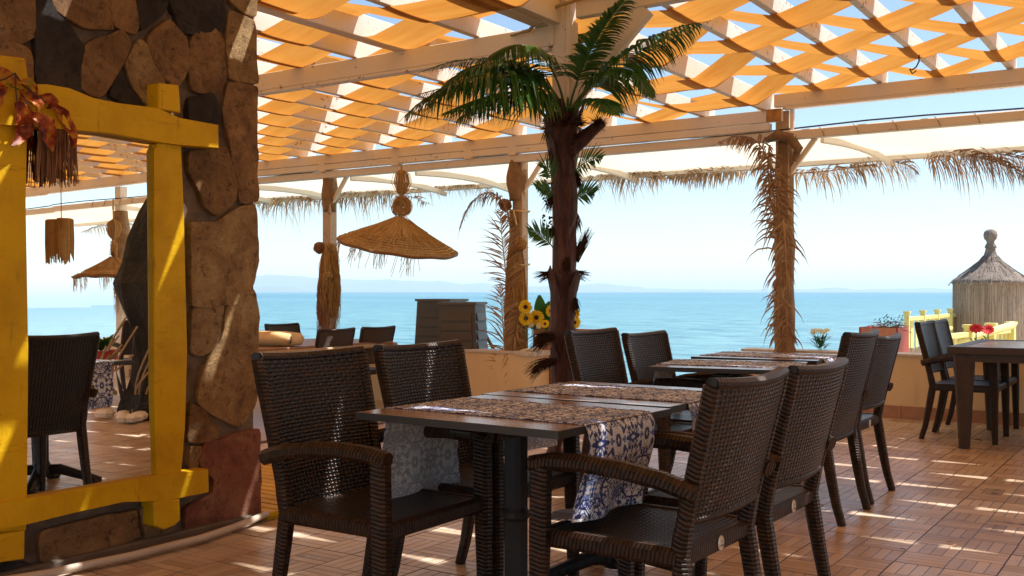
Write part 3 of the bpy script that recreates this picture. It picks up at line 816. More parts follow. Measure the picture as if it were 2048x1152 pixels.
board([(316,284),(362,290),(368,420),(372,560),(375,700),(370,860),(362,948),(312,956),(308,800),(308,500),(308,300)], FX-.04, FX+.022)
board([(305,288),(315,286),(316,954),(305,956)], FX-.04, FX+.008)
board([(-70,1018),(60,996),(180,975),(310,952),(418,938),(419,984),(330,1002),(250,1004),(150,1026),(50,1050),(-70,1072)], FX-.03, FX+.045)
board([(308,1004),(360,998),(362,1040),(350,1052),(328,1060),(310,1052)], FX-.04, FX+.05)
b = WX(343, 228, FX+.056); m = MB(); m.lathe([(0,0),(.006,0),(.006,.006),(0,.006)], (0,0,0), 8); 
o = m.build('bolt', M['steel'], mir); o.location = b - mir.location; o.rotation_euler = (0, R(90), 0)
# ================================================================ CHAIRS
def make_chair(name, label, weave, wrap, badge=True, ztop=.905, zb=.518):
    t = thing(name, label, 'chair'); hw0, hw1 = .235, .258
    def prof(z): # lean of the back
        s = max(0, (z - .42) / .48); return -.205 - .11 * s ** 1.1
    # back panel: curved in plan, two faces and a rim
    rows, cols = 9, 12; th = .017
    def bp(s, z, off):
        hw = hw0 + (hw1-hw0)*max(0, (z-.4)/.5)
        bow = -.032 * (1 - s*s) * min(1, (z-.30)/.25)
        return (prof(z) + bow + off, s*hw, z + (.010*(s*s) if z > ztop-.045 else 0))
    Z = [zb + (ztop-.02-zb)*j/(rows-1) for j in range(rows)]
    m = MB()
    F_ = [[bp(-1+2*i/cols, z, th) for i in range(cols+1)] for z in Z]; B_ = [[bp(1-2*i/cols, z, -th) for i in range(cols+1)] for z in Z]
    uvf = [[((-1+2*i/cols)*.25+1, z) for i in range(cols+1)] for z in Z]
    m.grid(F_, uvf); m.grid(B_, uvf)
    m.build('backrest', weave, t, smooth=True)
    m = MB()
    for s in (-1, 1):
        m.sweep([bp(s, z, 0) for z in Z], .030, [.046]*len(Z), (0,1,0), .3)
    m.sweep([bp(-1+2*i/cols*1.0, ztop-.012, 0) for i in range(cols+1)], .046, .030, (1,0,0), .35)
    m.sweep([bp(-1+2*i/cols*1.0, zb, 0) for i in range(cols+1)], .042, .026, (1,0,0), .35)
    m.build('back_border', wrap, t, smooth=False)
    # seat
    m = MB(); n_ = 10; x0, x1 = -.205, .235
    P = [[(x0+(x1-x0)*i/n_, -.235+.47*j/n_, .437 - .012*math.sin(math.pi*i/n_)*math.sin(math.pi*j/n_)) for j in range(n_+1)] for i in range(n_+1)]
    m.grid(P, [[(p[0]+1, p[1]+1) for p in r] for r in P]); m.build('seat', weave, t, smooth=True)
    m = MB()
    m.sweep([(x1, -.245, .413), (x1, .245, .413)], .04, .055, (1,0,0), .3)
    for s in (-1, 1): m.sweep([(x0, s*.24, .413), (x1, s*.24, .413)], .04, .055, (0,1,0), .3)
    m.build('seat_rail', wrap, t)
    m = MB(); m.sweep([(x0, -.235, .41), (x0, .235, .41)], .035, .055, (1,0,0), .3); o = m.build('seat_rail', wrap, t)
    # legs
    for s in (-1, 1):
        m = MB(); zs = [0, .1, .22, .34, .42, .48, .56]
        m.sweep([(-.29+.085*min(1, z/.42)**.75 if z < .43 else prof(z), s*(.232 if z < .43 else .236), z) for z in zs], [.040,.042,.046,.05,.05,.048,.036], [.036,.040,.046,.05,.05,.046,.04], (0,1,0), .22); m.build('leg', wrap, t)
        m = MB(); zs = [0, .12, .3, .42, .54, .645]
        m.sweep([(.232 + .012*(1-z/.64), s*.268, z) for z in zs], [.036,.040,.046,.05,.05,.05], [.040,.046,.054,.06,.06,.06], (0,1,0), .2); m.build('leg', wrap, t)
        m = MB()
        m.sweep([(.262, s*.270, .634), (.2, s*.272, .647), (.08, s*.274, .652), (-.05, s*.274, .645), (-.17, s*.272, .628), (-.25, s*.268, .606), (-.275, s*.262, .598)], .052, .05, (0,1,0), .28); m.build('armrest', wrap, t)
        # corner gussets
    if badge:
        m = MB(); V = []; n_ = 18
        for i in range(n_): a = 2*math.pi*i/n_; V.append((x0-.0225, .017*math.cos(a), .41+.021*math.sin(a)))
        for i in range(n_): a = 2*math.pi*i/n_; V.append((x0-.0195, .019*math.cos(a), .41+.023*math.sin(a)))
        V.append((x0-.0235, 0, .41)); fs = [(n_+i, i, (i+1)%n_, n_+(i+1)%n_) for i in range(n_)] + [(i, 2*n_, (i+1)%n_) for i in range(n_)]
        m.add(V, fs); bd = m.build('badge', M['badge'], t)
        m = MB(); x = x0-.0245
        for q in range(7): m.box((x, -.010+.003*q, .402), (x+.0006, -.0085+.003*q, .4055))
        m.add([(x,-.004,.414),(x,0,.421),(x,.004,.414)], [(0,1,2)]); m.build('emblem', M['badge_ink'], bd)
    return t
cA = make_chair('armchair', 'x', M['weave'], M['wrap'])
cB = make_chair('armchair', 'x', M['weave_tan'], M['wrap'], badge=False)
cT = make_chair('armchair', 'x', M['weave'], M['wrap'], badge=False, ztop=.932, zb=.405)
used = set()
def chair(px, py, face, label, zt=.9, proto=cA, z0=0, dyaw=0, wide=1.0, group='dark wicker armchairs on the terrace'):
    """px,py = where the top of the back stands; face = +1 looks towards +X"""
    ang = (0 if face > 0 else math.pi) + R(dyaw)
    if proto in used: c = copy_tree(proto)
    else: c = proto; used.add(proto)
    c.rotation_euler = (0, 0, ang); c.scale = (1, wide, (zt) / (.932 if proto is cT else .905))
    c.location = (px + math.cos(ang)*.315, py + math.sin(ang)*.315, z0)
    c['label'] = label; c['group'] = group; c['category'] = 'chair'; return c
L1 = chair(-2.625, 2.66, 1, 'dark wicker armchair nearest the stone pillar, pulled up to the near runner table', .932, cT)
L2 = chair(-2.625, 3.27, 1, 'dark wicker armchair second from the pillar, at the left side of the runner tables', .932, cT)
R1 = chair(-1.08, 2.86, -1, 'dark wicker armchair in the right foreground with a cloth end on its seat', .905, dyaw=-1.5)
R2 = chair(-1.075, 3.50, -1, 'dark wicker armchair just behind the right foreground one, its badge on the seat edge', .90, dyaw=-1)
R3 = chair(-1.43, 5.33, -1, 'taller-looking dark wicker armchair third in the right row, overlapping the next', .94, cT)
R4 = chair(-1.45, 5.94, -1, 'dark wicker armchair farthest in the right row, at the back runner table', .90)
L3 = chair(-2.74, 4.90, 1, 'dark wicker armchair with a broad sun patch on its back, left of the back tables', .935, cT)
L4 = chair(-2.74, 5.53, 1, 'dark wicker armchair with a narrow sun streak, farther one left of the back tables', .90)
FA = chair(-1.83, 8.70, 1, 'dark wooden-looking armchair nearer of the two at the glass-topped table', .90)
FB = chair(-1.83, 9.24, 1, 'dark armchair farther of the two at the glass-topped table, by the low wall', .90)
G2 = 'brown wicker chairs round the plank table at the left'
chair(-7.42, 7.86, -1, 'brown wicker chair, left one with its back turned at the plank table', .91, cB, LOW, group=G2)
chair(-7.46, 8.56, -1, 'brown wicker chair, right one with its back turned at the plank table', .91, cB, LOW, group=G2)
chair(-9.10, 8.70, 1, 'brown wicker chair on the sea side of the plank table, behind the cushion', .91, cB, LOW, group=G2)
GM = 'dark wicker armchairs seen only in the mirror'
chair(2.6, 7.7, 1, 'dark wicker armchair by the sea wall, seen small in the mirror', .9, group=GM)
chair(1.3, 7.2, -1, 'dark wicker armchair left in the mirror beside the red pot', .9, group=GM)
# ================================================================ RUNNER TABLES
def table(cx, cy, lx, ly, rz, label, group='runner tables'):
    t = thing('dining_table', label, 'table', (cx, cy, 0), rz, group)
    m = MB(); n_ = .012; m.box((-lx/2, -ly/2, .728), (lx/2, ly/2, .750)); m.build('tabletop', M['top'], t)
    m = MB(); e = .0025
    for a, b in (((-lx/2-e, -ly/2-e), (lx/2+e, -ly/2)), ((-lx/2-e, ly/2), (lx/2+e, ly/2+e)), ((-lx/2-e, -ly/2), (-lx/2, ly/2)), ((lx/2, -ly/2), (lx/2+e, ly/2))):
        m.box((a[0], a[1], .726), (b[0], b[1], .7495))
    m.build('edge_band', M['edge'], t)
    m = MB(); m.box((-.17, -.17, .712), (.17, .17, .7275)); m.box((-.04, -.30, .705), (.04, .30, .7115)); m.build('top_plate', M['black'], t)
    m = MB(); m.sweep([(0,0,.07), (0,0,.705)], .068, .068, (1,0,0), .2)
    m.lathe([(.05,.06),(.062,.09),(.05,.13),(.042,.15)], (0,0,0), 12); m.lathe([(.038,.38),(.048,.395),(.048,.41),(.038,.425)], (0,0,0), 12); m.lathe([(.036,.66),(.06,.695),(.06,.705),(0,.705)], (0,0,0), 12); m.build('column', M['black'], t)
    for q in range(4):
        a = math.pi/4 + q*math.pi/2; m = MB(); d = Vector((math.cos(a), math.sin(a), 0)); s = (-d.y, d.x, 0)
        m.sweep([d*.02+Vector((0,0,.10)), d*.10+Vector((0,0,.10)), d*.20+Vector((0,0,.065)), d*.29+Vector((0,0,.035)), d*.34+Vector((0,0,.022))], [.07,.06,.05,.055,.04], [.06,.06,.05,.045,.03], s, .3)
        m.lathe([(0,0),(.036,.0),(.045,.014),(.036,.032),(.02,.042),(0,.045)], d*.30, 12)
        for r_ in range(5): m.tube([d*(.13+.035*r_)+Vector(s)*.03+Vector((0,0,.075-.008*r_)), d*(.13+.035*r_)+Vector((0,0,.098-.011*r_)), d*(.13+.035*r_)-Vector(s)*.03+Vector((0,0,.075-.008*r_))], .006, 5)
        m.build('foot', M['black'], t)
    return t
T1 = table(-1.915, 2.895, .80, .70, R(-2.2), 'near brown pedestal table under a blue and white cloth strip, beside the front chairs')
T2 = table(-1.925, 3.630, .80, .70, R(-.6), 'second pedestal table, joined to the back of the near one')
T3 = table(-2.145, 5.385, .74, .70, R(11), 'third pedestal table with its thin front edge lit pale, between the back chairs')
T4 = table(-2.235, 6.25, .76, .70, R(3), 'farthest pedestal table of the runner row, nearest the sea')
def runner(t, label, w_, lL, lR, yoff=0, rest=None, seed=0, skewR=0, skewL=0, lx=.8):
    o0 = thing('table_runner', label, 'table runner', t.location.copy(), t.rotation_euler.z, 'printed cloth runners on the tables')
    z = .7515; hx = lx/2 + .006; path = []
    for q in range(9): path.append((-hx-.004 - .012*math.sin(q*.5), z - lL + lL*q/9 - .0, 'L', 1-q/9))
    path += [(-hx, z-.008, 'L', 0), (-hx+.008, z, 'T', 0)]
    for q in range(1, 16): path.append((-hx+.008 + (2*hx-.016)*q/16, z + .0012 + (.0015*math.sin(q*2.1+seed)), 'T', 0))
    path += [(hx-.008, z, 'T', 0), (hx, z-.008, 'R', 0)]
    for q in range(1, 13): path.append((hx+.006 + .010*math.sin(q*.45), z - .008 - lR*q/12, 'R', q/12))
    if rest:
        for q in range(1, 6): path.append((hx+.012 - .0*q, rest + .006 - .001*q, 'S', q/5))
    P, UV = [], []; L = 0; last = None; n_ = 12
    for (x, zz, k_, s) in path:
        if last: L += math.hypot(x-last[0], zz-last[1])
        last = (x, zz); row = []; ur = []
        for q in range(n_+1):
            y = (q/n_-.5)*w_; xx, yy, z2 = x, y + yoff, zz
            if k_ == 'L': xx += s*.014*math.sin(y*22+seed+s*2) ; yy += skewL*s; 
            if k_ == 'R':
                xx += s*.022*math.sin(y*19+seed*1.7+s*1.5); yy += skewR*s**1.8; yy -= (y)*.10*s
            if k_ == 'S': xx += -.03*s*2 - .10*s + .02*math.sin(y*30); yy += skewR - y*.10 + .0*s; z2 += .012*abs(math.sin(y*14+seed))*(1-s)
            if k_ == 'T': z2 += .0015*noise.noise(Vector((x*9, y*9, seed)))
            row.append((xx, yy, z2)); ur.append((y + w_*.5 + seed*.037, L))
        P.append(row); UV.append(ur)
    m = MB(); m.grid(P, UV); m.build('cloth', M['runner'], o0, smooth=True)
    m = MB()
    for e in (0, n_): m.tube([Vector(r[e]) + Vector((0,0,.0008)) for r in P], .0016, 4)
    m.build('hem', M['runner'], o0)
    return o0
runner(T1, 'blue and white cloth strip on the nearest table, its end lying on an armchair seat', .41, .345, .275, .0, .462, 1, -.075, .0)
runner(T2, 'blue and white cloth strip on the second table, hanging behind the foreground chair', .41, .27, .36, .0, None, 2, -.02, 0)
runner(T3, 'blue and white printed cloth strip on the third table, between the back chairs', .41, .24, .16, .02, None, 3, 0, 0, .74)
runner(T4, 'blue and white printed cloth strip on the farthest table, nearest the sea', .41, .18, .14, .0, None, 4, 0, 0, .76)
# ================================================================ GLASS-TOPPED TABLE (far right)
t = thing('patio_table', 'dark square-legged table with grey panels in its top, at the far right', 'table', (-.8, 8.7, 0))
m = MB(); X0, X1, Y0_, Y1_ = -1.53, -.1, 8.02, 9.42
for a, b in (((X0,Y0_),(X1,Y0_+.09)), ((X0,Y1_-.09),(X1,Y1_)), ((X0,Y0_+.09),(X0+.09,Y1_-.09)), ((X1-.09,Y0_+.09),(X1,Y1_-.09)), ((-.86,Y0_+.09),(-.80,Y1_-.09))):
    m.box((a[0],a[1],.70), (b[0],b[1],.748))
m.build('top_frame', M['dark_wood'], t, world=True)
for i in range(3):
    for x0, x1 in ((X0+.095, -.865), (-.795, X1-.095)):
        y = Y0_+.095 + i*.41; m = MB(); m.box((x0, y, .715), (x1, y+.40, .745)); m.build('top_panel', M['glass_top'], t, world=True)
m = MB(); m.box((X0+.05, Y0_+.04, .64), (X1-.05, Y0_+.07, .6995)); m.box((X0+.05, Y1_-.07, .64), (X1-.05, Y1_-.04, .6995)); m.box((X0+.05,Y0_+.071,.64),(X0+.08,Y1_-.071,.6995)); m.build('apron', M['dark_wood'], t, world=True)
for x in (X0+.10, X1-.10):
    for y in (Y0_+.10, Y1_-.10):
        m = MB(); m.sweep([(x,y,0), (x,y,.35), (x,y,.69)], [.07,.105,.14], [.07,.10,.13], (1,0,0), .15); m.build('leg', M['dark_wood'], t, world=True)
# plank table (left back)
t = thing('plank_table', 'long brown plank table with rounded ends at the left back', 'table', (-8.0, 7.9, LOW))
for i in range(5):
    x = -8.62 + i*.235; e = .10*abs(i-2)**1.6*.5
    m = MB(); m.sweep([(x+.11, 6.3+e, .578), (x+.11, 8.95-e, .578)], .23, .045, (1,0,0), .2); m.build('plank', M['brown_wood'], t, world=True)
m = MB(); m.tube([(-8.62+.1,6.5,.55),(-8.7,7.6,.555),(-8.5,8.8,.56)], .02, 8); m.tube([(-7.45,6.5,.555),(-7.36,7.6,.56),(-7.5,8.9,.56)], .022, 8); m.build('rope_edge', M['rope'], t, world=True)
for y in (6.7, 8.4):
    m = MB(); m.sweep([(-8.05,y,LOW),(-8.05,y,.55)], .16, .16, (1,0,0), .2); m.build('leg', M['dark_wood'], t, world=True)
b = WZ(556, 680, .66)
t = thing('bolster_cushion', 'cream bolster cushion lying on the plank table next to the pillar', 'cushion', (b.x, b.y, .60))
m = MB(); m.sweep([(-.55,-.1,.07),(-.52,-.1,.07),(-.3,-.05,.075),(0,0,.075),(.22,.03,.07),(.25,.035,.07)], [.18,.30,.34,.34,.28,.16], [.07,.13,.145,.14,.12,.06], (-.2,1,0), .42); m.build('cover', M['cushion'], t, smooth=True)
m = MB(); m.tube([(.24,-.07,.03),(.27,-.08,.07),(.25,-.06,.10),(.22,-.09,.06),(.25,-.10,.04)], .006, 5); m.build('loop', M['cable'], t)
# ================================================================ PLASTIC BOXES
def pbox(cx, cy, wx, wy, z0, z1, rz, label, taper=.86):
    t = thing('storage_box', label, 'plastic box', (cx, cy, z0), rz, 'upended plastic boxes behind the low wall')
    h = z1 - z0; a, b = wx/2, wy/2; c, d = a*taper, b*taper
    m = MB(); m.hexa([(-a,-b,0),(a,-b,0),(a,b,0),(-a,b,0),(-c,-d,h),(c,-d,h),(c,d,h),(-c,d,h)]); m.build('shell', M['plastic'], t)
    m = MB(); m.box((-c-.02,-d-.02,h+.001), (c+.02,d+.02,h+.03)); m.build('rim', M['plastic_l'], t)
    for side in range(2):
        for q in range(6):
            s0 = .10 + q*.135; s1 = s0 + .105; m = MB()
            if side == 0:
                def pt(u, s, o): k = 1-(1-taper)*s; return (u*a*k, -b*k - o, s*h)
            else:
                def pt(u, s, o): k = 1-(1-taper)*s; return (a*k + o, u*b*k, s*h)
            V = [pt(-.8,s0,.003), pt(.8,s0,.003), pt(.8,s1,.003), pt(-.8,s1,.003), pt(-.8,s0,.022), pt(.8,s0,.022), pt(.8,s1,.006), pt(-.8,s1,.006)]
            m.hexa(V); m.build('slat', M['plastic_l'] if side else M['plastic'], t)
    return t
b = WD(925, 640, 11.9); pbox(b.x, b.y, .50, .46, .2, 1.0 , R(18), 'front one of two upended grey-brown slatted plastic boxes behind the low wall')
b = WD(884, 640, 12.6); pbox(b.x, b.y, .52, .5, .2, 1.03, R(8), 'rear one of two upended grey-brown slatted plastic boxes, partly hidden')
a = WD(937, 607, 12.3); b = WD(985, 694, 12.2); 
m = MB(); m.tube([a, b, b + (b-a)*.6], .02, 8); o = m.build('wooden_stick', M['brown_wood']); tag(o, 'round wooden stick leaning behind the upended plastic boxes', 'stick')
# ================================================================ PLANTERS AND FLOWERS
def leafblade(m, base, d, ln, wd, droop=.3, tone=.5, up=Vector((0,0,1)), n_=5, fold=.15):
    d = Vector(d).normalized(); s = d.cross(up); s = s.normalized() if s.length > 1e-4 else Vector((1,0,0)); nn = s.cross(d)
    P = []
    for i in range(n_+1):
        q = i/n_; w_ = wd*math.sin(math.pi*min(.97, q*.9+.06))**.8
        c = Vector(base) + d*ln*q + nn*(ln*droop*(-q*q)) if droop else Vector(base) + d*ln*q
        P.append([tuple(c - s*w_/2 + nn*w_*fold), tuple(c), tuple(c + s*w_/2 + nn*w_*fold)])
    m.grid(P, None, tone)
def flower(c, face, r, petalmat, discmat, n_=16, label=None, name='sunflower', disc=.36, cat='flower', stem=.25, group=None, cup=.15):
    t = thing(name, label, cat, c, 0, group); f = Vector(face).normalized()
    a = f.cross(Vector((0,0,1))).normalized(); b = a.cross(f)
    m = MB()
    for ring in range(2):
        for i in range(n_):
            th = 2*math.pi*(i + ring*.5)/n_ + rnd.uniform(-.08,.08); d = a*math.cos(th) + b*math.sin(th) + f*(cup + ring*.12)
            leafblade(m, d*r*disc*.6, d, r*(1.05-disc*.6)*rnd.uniform(.9,1.1), r*.36, .25, rnd.random(), f, 3)
    m.build('petals', petalmat, t)
    m = MB(); V = []
    for k_, (rr, o_) in enumerate(((disc*r, 0), (disc*r*.9, r*.12), (disc*r*.5, r*.17))):
        for i in range(12): th = 2*math.pi*i/12; V.append(a*math.cos(th)*rr + b*math.sin(th)*rr + f*o_)
    V.append(f*r*.15); fs = [(l*12+i, l*12+(i+1)%12, (l+1)*12+(i+1)%12, (l+1)*12+i) for l in range(2) for i in range(12)] + [(24+i, 24+(i+1)%12, 36) for i in range(12)]
    m.add(V, fs); m.build('disc', discmat, t)
    m = MB(); m.tube([Vector((0,0,0)) - f*.005, -f*.04 + Vector((0,0,-stem*.4)), Vector((0,.02,-stem))], .006, 6); m.build('stem', M['stem_green'], t)
    return t
# plank planter behind the palm
b0 = WY(1066, 655, 9.72); b1 = WY(1186, 657, 9.72)
t = thing('plank_planter', 'tall planter box of red-brown planks holding sunflowers, behind the palm trunk', 'planter', ((b0.x+b1.x)/2, 9.95, -.1))
zt = b0.z; npl = 9
for q in range(npl):
    z0 = -.1 + (zt+.1)*q/npl + .004; z1 = -.1 + (zt+.1)*(q+1)/npl - .004
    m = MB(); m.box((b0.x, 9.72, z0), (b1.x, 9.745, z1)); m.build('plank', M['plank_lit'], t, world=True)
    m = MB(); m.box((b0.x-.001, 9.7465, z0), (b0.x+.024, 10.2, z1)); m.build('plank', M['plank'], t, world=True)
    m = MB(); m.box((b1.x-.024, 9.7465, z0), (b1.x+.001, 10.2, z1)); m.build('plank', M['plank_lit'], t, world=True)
m = MB(); m.box((b0.x+.026, 9.747, -.1), (b1.x-.026, 10.19, zt-.05)); m.build('soil', M['mortar'], t, world=True)
SF = [(1060,628,.062),(1058,632,.05),(1050,612,.052),(1052,636,.06),(1072,635,.066),(1086,640,.045),(1104,622,.05),(1149,632,.06),(1152,645,.055),(1145,620,.05)]
for i, (px, py, r_) in enumerate([(1051,614,.066),(1052,637,.07),(1073,635,.075),(1102,622,.055),(1148,628,.06),(1149,645,.062),(1090,648,.045)]):
    r_ *= 1.08; c = WD(px, py, 11.1 + .05*(i % 3)); f = (EYE - c).normalized() + Vector((rnd.uniform(-.4,.4), 0, rnd.uniform(-.1,.4)))
    flower(c, f, r_, M['petal'], M['disc'], 15, ['yellow sunflower topmost at the fringed post', 'yellow sunflower half hidden by the fringed post, lower one', 'yellow sunflower facing us in the middle of the planter', 'small yellow sunflower just left of the palm trunk', 'yellow sunflower right of the palm trunk, upper one', 'yellow sunflower right of the palm trunk, lower one', 'small yellow sunflower low in front of the planter leaves'][i], group='sunflowers in the plank planter')
t = thing('leafy_plant', 'broad dark green leaves standing among the sunflowers', 'plant', WD(1085, 655, 11.35))
for (dx, dz, ln, wd) in ((0.02,1,.36,.15),(.35,.9,.30,.13),(-.8,.35,.25,.12),(.8,.5,.28,.13),(-.4,.3,.2,.1),(1,.2,.22,.12),(.1,.4,.2,.12)):
    m = MB(); leafblade(m, (0,0,0), (dx*CS, dx*SN-.25, dz), ln, wd, .1, .5, Vector((.3,-.8,.3)), 6, .1); m.build('leaf', M['leaf'], t)
for i, (px, py) in enumerate(((1062, 650), (1078, 652), (1052, 622))):
    c = WD(px, py, 11.15); flower(c, (.2,-1,.4), .035, M['petal_w'], M['petal_w'], 8, ['small cream blossom by the fringed post under the sunflowers', 'small cream blossom below the middle sunflower', 'small cream blossom between the two left sunflowers'][i], 'blossom', .3, 'flower', .12, 'small cream blossoms in the plank planter')
# starfish / shell on pier
b = Vector((-6.02, 9.40, .507)); t = thing('starfish', 'white starfish lying on the cap of the ochre pier', 'starfish', b)
m = MB()
for q in range(5):
    a = 2*math.pi*q/5 + .3; d = Vector((math.cos(a), math.sin(a)*.9, .0)); m.sweep([(0,0,.012), d*.06+Vector((0,0,.014)), d*.13+Vector((0,0,.03 if q == 1 else .006))], [.06,.04,.012], [.03,.022,.01], (-d.y, d.x, 0), .4)
m.build('body', M['shell'], t)
t = thing('sea_shell', 'small white conch shell standing at the edge of the pier cap', 'shell', (-5.93, 9.36, .506))
m = MB(); m.lathe([(.0,0),(.028,.008),(.034,.03),(.026,.045),(.02,.05),(.022,.06),(.012,.075),(.010,.085),(0,.1)], (0,0,0), 12, .25); m.build('body', M['shell'], t, smooth=True)
# red planter on the right
def planter(pxa, pxb, pyt, y, dep, h, label, cat='planter'):
    a = WY(pxa, pyt, y); b = WY(pxb, pyt, y); z1 = a.z; t = thing('planter_box', label, cat, ((a.x+b.x)/2, y+dep/2, z1-h))
    m = MB(); m.box((a.x, y, z1-h), (b.x, y+.02, z1)); m.build('front_board', M['pinkbox'], t, world=True)
    m = MB(); m.box((a.x-.02, y, z1-h), (a.x-.001, y+dep, z1+.004)); m.build('side_board', M['redbox'], t, world=True)
    m = MB(); m.box((b.x+.001, y, z1-h), (b.x+.02, y+dep, z1+.004)); m.build('side_board', M['redbox'], t, world=True)
    m = MB(); m.box((a.x, y+dep-.02, z1-h), (b.x, y+dep, z1)); m.build('back_board', M['redbox'], t, world=True)
    m = MB(); m.box((a.x+.001, y+.021, z1-h+.01), (b.x-.001, y+dep-.021, z1-.03)); m.build('soil', M['mortar'], t, world=True)
    return t, a, b
t, a, b = planter(1722, 1792, 655, 10.6, .45, .6, 'faded red planter box with a dry trailing plant, beyond the right low wall')
m = MB()
for q in range(46):
    p = Vector((rnd.uniform(a.x+.1, b.x), 10.75+rnd.uniform(-.1,.15), a.z-.02)); pts = [p]
    d = Vector((rnd.uniform(-1,1), rnd.uniform(-.6,.3), rnd.uniform(.2,.9)))
    for s in range(5): pts.append(pts[-1] + d*rnd.uniform(.02,.05)); d += Vector((rnd.uniform(-.5,.5), rnd.uniform(-.4,.4), -.25))
    m.tube(pts, .003, 4, .3)
o0 = thing('dry_plant', 'straggly half dry trailing plant in the faded red planter', 'plant', (a.x+.3, 10.75, a.z-.03))
m.build('twigs', M['raffia_brown'], o0, world=True)
m = MB()
for q in range(120):
    p = Vector((rnd.uniform(a.x+.15, b.x+.05), 10.75+rnd.uniform(-.2,.2), a.z+rnd.uniform(-.02,.11))); leafblade(m, p, (rnd.uniform(-1,1), rnd.uniform(-1,1), rnd.uniform(-.3,.8)), rnd.uniform(.02,.05), .015, .2, rnd.random()*.6, Vector((0,0,1)), 2)
m.build('leaves', M['leaf'], o0, world=True)
# potted daisies on the parapet
c = WY(1641, 703, 9.86); t = thing('flower_tuft', 'small tuft of pale yellow flowers with green leaves on the right low wall', 'flowering plant', (c.x, 9.86, .585))
m = MB()
for q in range(90):
    a = rnd.uniform(0, 6.28); r_ = rnd.uniform(0,.06); leafblade(m, (r_*math.cos(a), r_*math.sin(a), rnd.uniform(0,.12)), (math.cos(a), math.sin(a), rnd.uniform(.3,1.6)), rnd.uniform(.05,.09), .016, .2, rnd.random(), Vector((0,0,1)), 2)
m.build('foliage', M['leaf'], t)
rt0 = Vector((CS, SN, 0))
for q in range(8):
    a = 2*math.pi*q/8; r_ = .06*(1 if q else 0); p = Vector((r_*math.cos(a)*1.2, r_*math.sin(a), .185+rnd.uniform(-.02,.02)))
    m = MB(); m.tube([(p.x*.4,p.y*.4,.04), p], .0025, 4); m.build('stem', M['stem_green'], t)
    m = MB()
    for i in range(12):
        th = 2*math.pi*i/12; dd = rt0*math.cos(th) + Vector((SN*.5,-CS*.5,.85)).normalized().cross(rt0)*math.sin(th); leafblade(m, p, dd + Vector((0,0,.1)), .034, .016, .05, rnd.random(), Vector((SN*.5,-CS*.5,.85)), 2)
    m.build('petals', M['petal_w'], t)
# pot and red flowers behind the glass table
cc = WD(1962, 690, 9.9)
t = thing('red_flower_plant', 'green stems of the red flowers behind the glass-topped table', 'plant', cc)
m = MB()
for q in range(26):
    a = rnd.uniform(0, 6.28); leafblade(m, (rnd.uniform(-.08,.08), rnd.uniform(-.04,.04), rnd.uniform(-.05,.05)), (math.cos(a), math.sin(a)*.5, .5), rnd.uniform(.06,.12), .02, .3, rnd.random(), Vector((0,0,1)), 3)
m.build('foliage', M['leaf'], t)
m = MB(); m.lathe([(.05,-.30),(.07,-.12),(.075,-.09),(.0,-.09)], (0,0,0), 14); m.build('pot', M['plinth'], t)
for i, (px, py) in enumerate(((1952, 660), (1976, 662))):
    c = WD(px, py, 9.85 + .1*i); flower(c, (.1,-.7,.7), .062, M['petal_r'], M['petal_r'], 14, ['left red flower above the glass-topped table', 'right red flower above the glass-topped table'][i], 'red_flower', .3, 'flower', .16, 'two red flowers', .5)
# ================================================================ LEMON FENCE, HUT
def fence(label, A, B, npost, zlow, zh, zt0, rail_mat, boards, thick=.07):
    """A,B ground points; posts with caps, rails, upright boards"""
    A = Vector(A); B = Vector(B); t = thing('lemon_fence', label, 'fence', (A.x, A.y, zlow)); d = B - A; L = d.length; u = d.normalized(); s = Vector((-u.y, u.x, 0))
    for q in range(npost):
        p = A + d*q/(npost-1); m = MB(); m.sweep([(p.x,p.y,zlow), (p.x,p.y,zh+.05)], thick, thick, u, .1); m.sweep([(p.x,p.y,zh+.05),(p.x,p.y,zh+.085)], thick*1.35, thick*1.35, u, .15); m.build('fence_post', M['lemon'], t, world=True)
    for z in (zh, zt0):
        m = MB(); a = A + s*.0; m.sweep([(a.x,a.y,z-.03), (B.x,B.y,z-.03)], .05, .06, s, .1); m.build('rail', rail_mat if z == zh else M['lemon'], t, world=True)
    nb = boards
    for q in range(nb):
        p = A + d*(q+.5)/nb + s*.035; m = MB(); m.sweep([(p.x,p.y,zt0-.02), (p.x,p.y,zh-.062)], L/nb*.55, .018, u, .05); m.build('fence_board', M['lemon'], t, world=True)
    return t
a = WD(1814, 600, 15.0); b = WD(1946, 600, 19.0)
fence('lemon yellow fence in two lines, the farther stretch running left of the reed hut', (a.x,a.y,0), (b.x,b.y,0), 6, -.3, WD(1814, 634, 15).z, .28, M['lemon'], 17)
a2 = WD(1946, 600, 19.0); b2 = WD(2230, 600, 20.5)
fence('far lemon fence with an orange-brown top rail behind the reed hut', (a2.x+.05,a2.y,0), (b2.x,b2.y,0), 5, -.3, WD(1946, 632, 19).z, .3, M['wood_rail'], 16)
a = WD(1890, 600, 11.4); b = WD(2022, 600, 13.2)
fence('near lemon yellow fence of broad boards in front of the reed hut, behind the chairs', (a.x,a.y,0), (b.x,b.y,0), 4, -.3, WD(1893, 668, 11.4).z, .2, M['lemon'], 14, .10)
# round lemon handrail pole rising to the right
a = WD(1872, 700, 11.6); b = WD(2026, 650, 12.6); m = MB(); m.tube([a, a.lerp(b,.5)+Vector((0,0,.012)), b], .045, 10); o = m.build('handrail_pole', M['lemon'], smooth=True); tag(o, 'thick round pale lemon pole sloping up beside the reed hut', 'handrail')
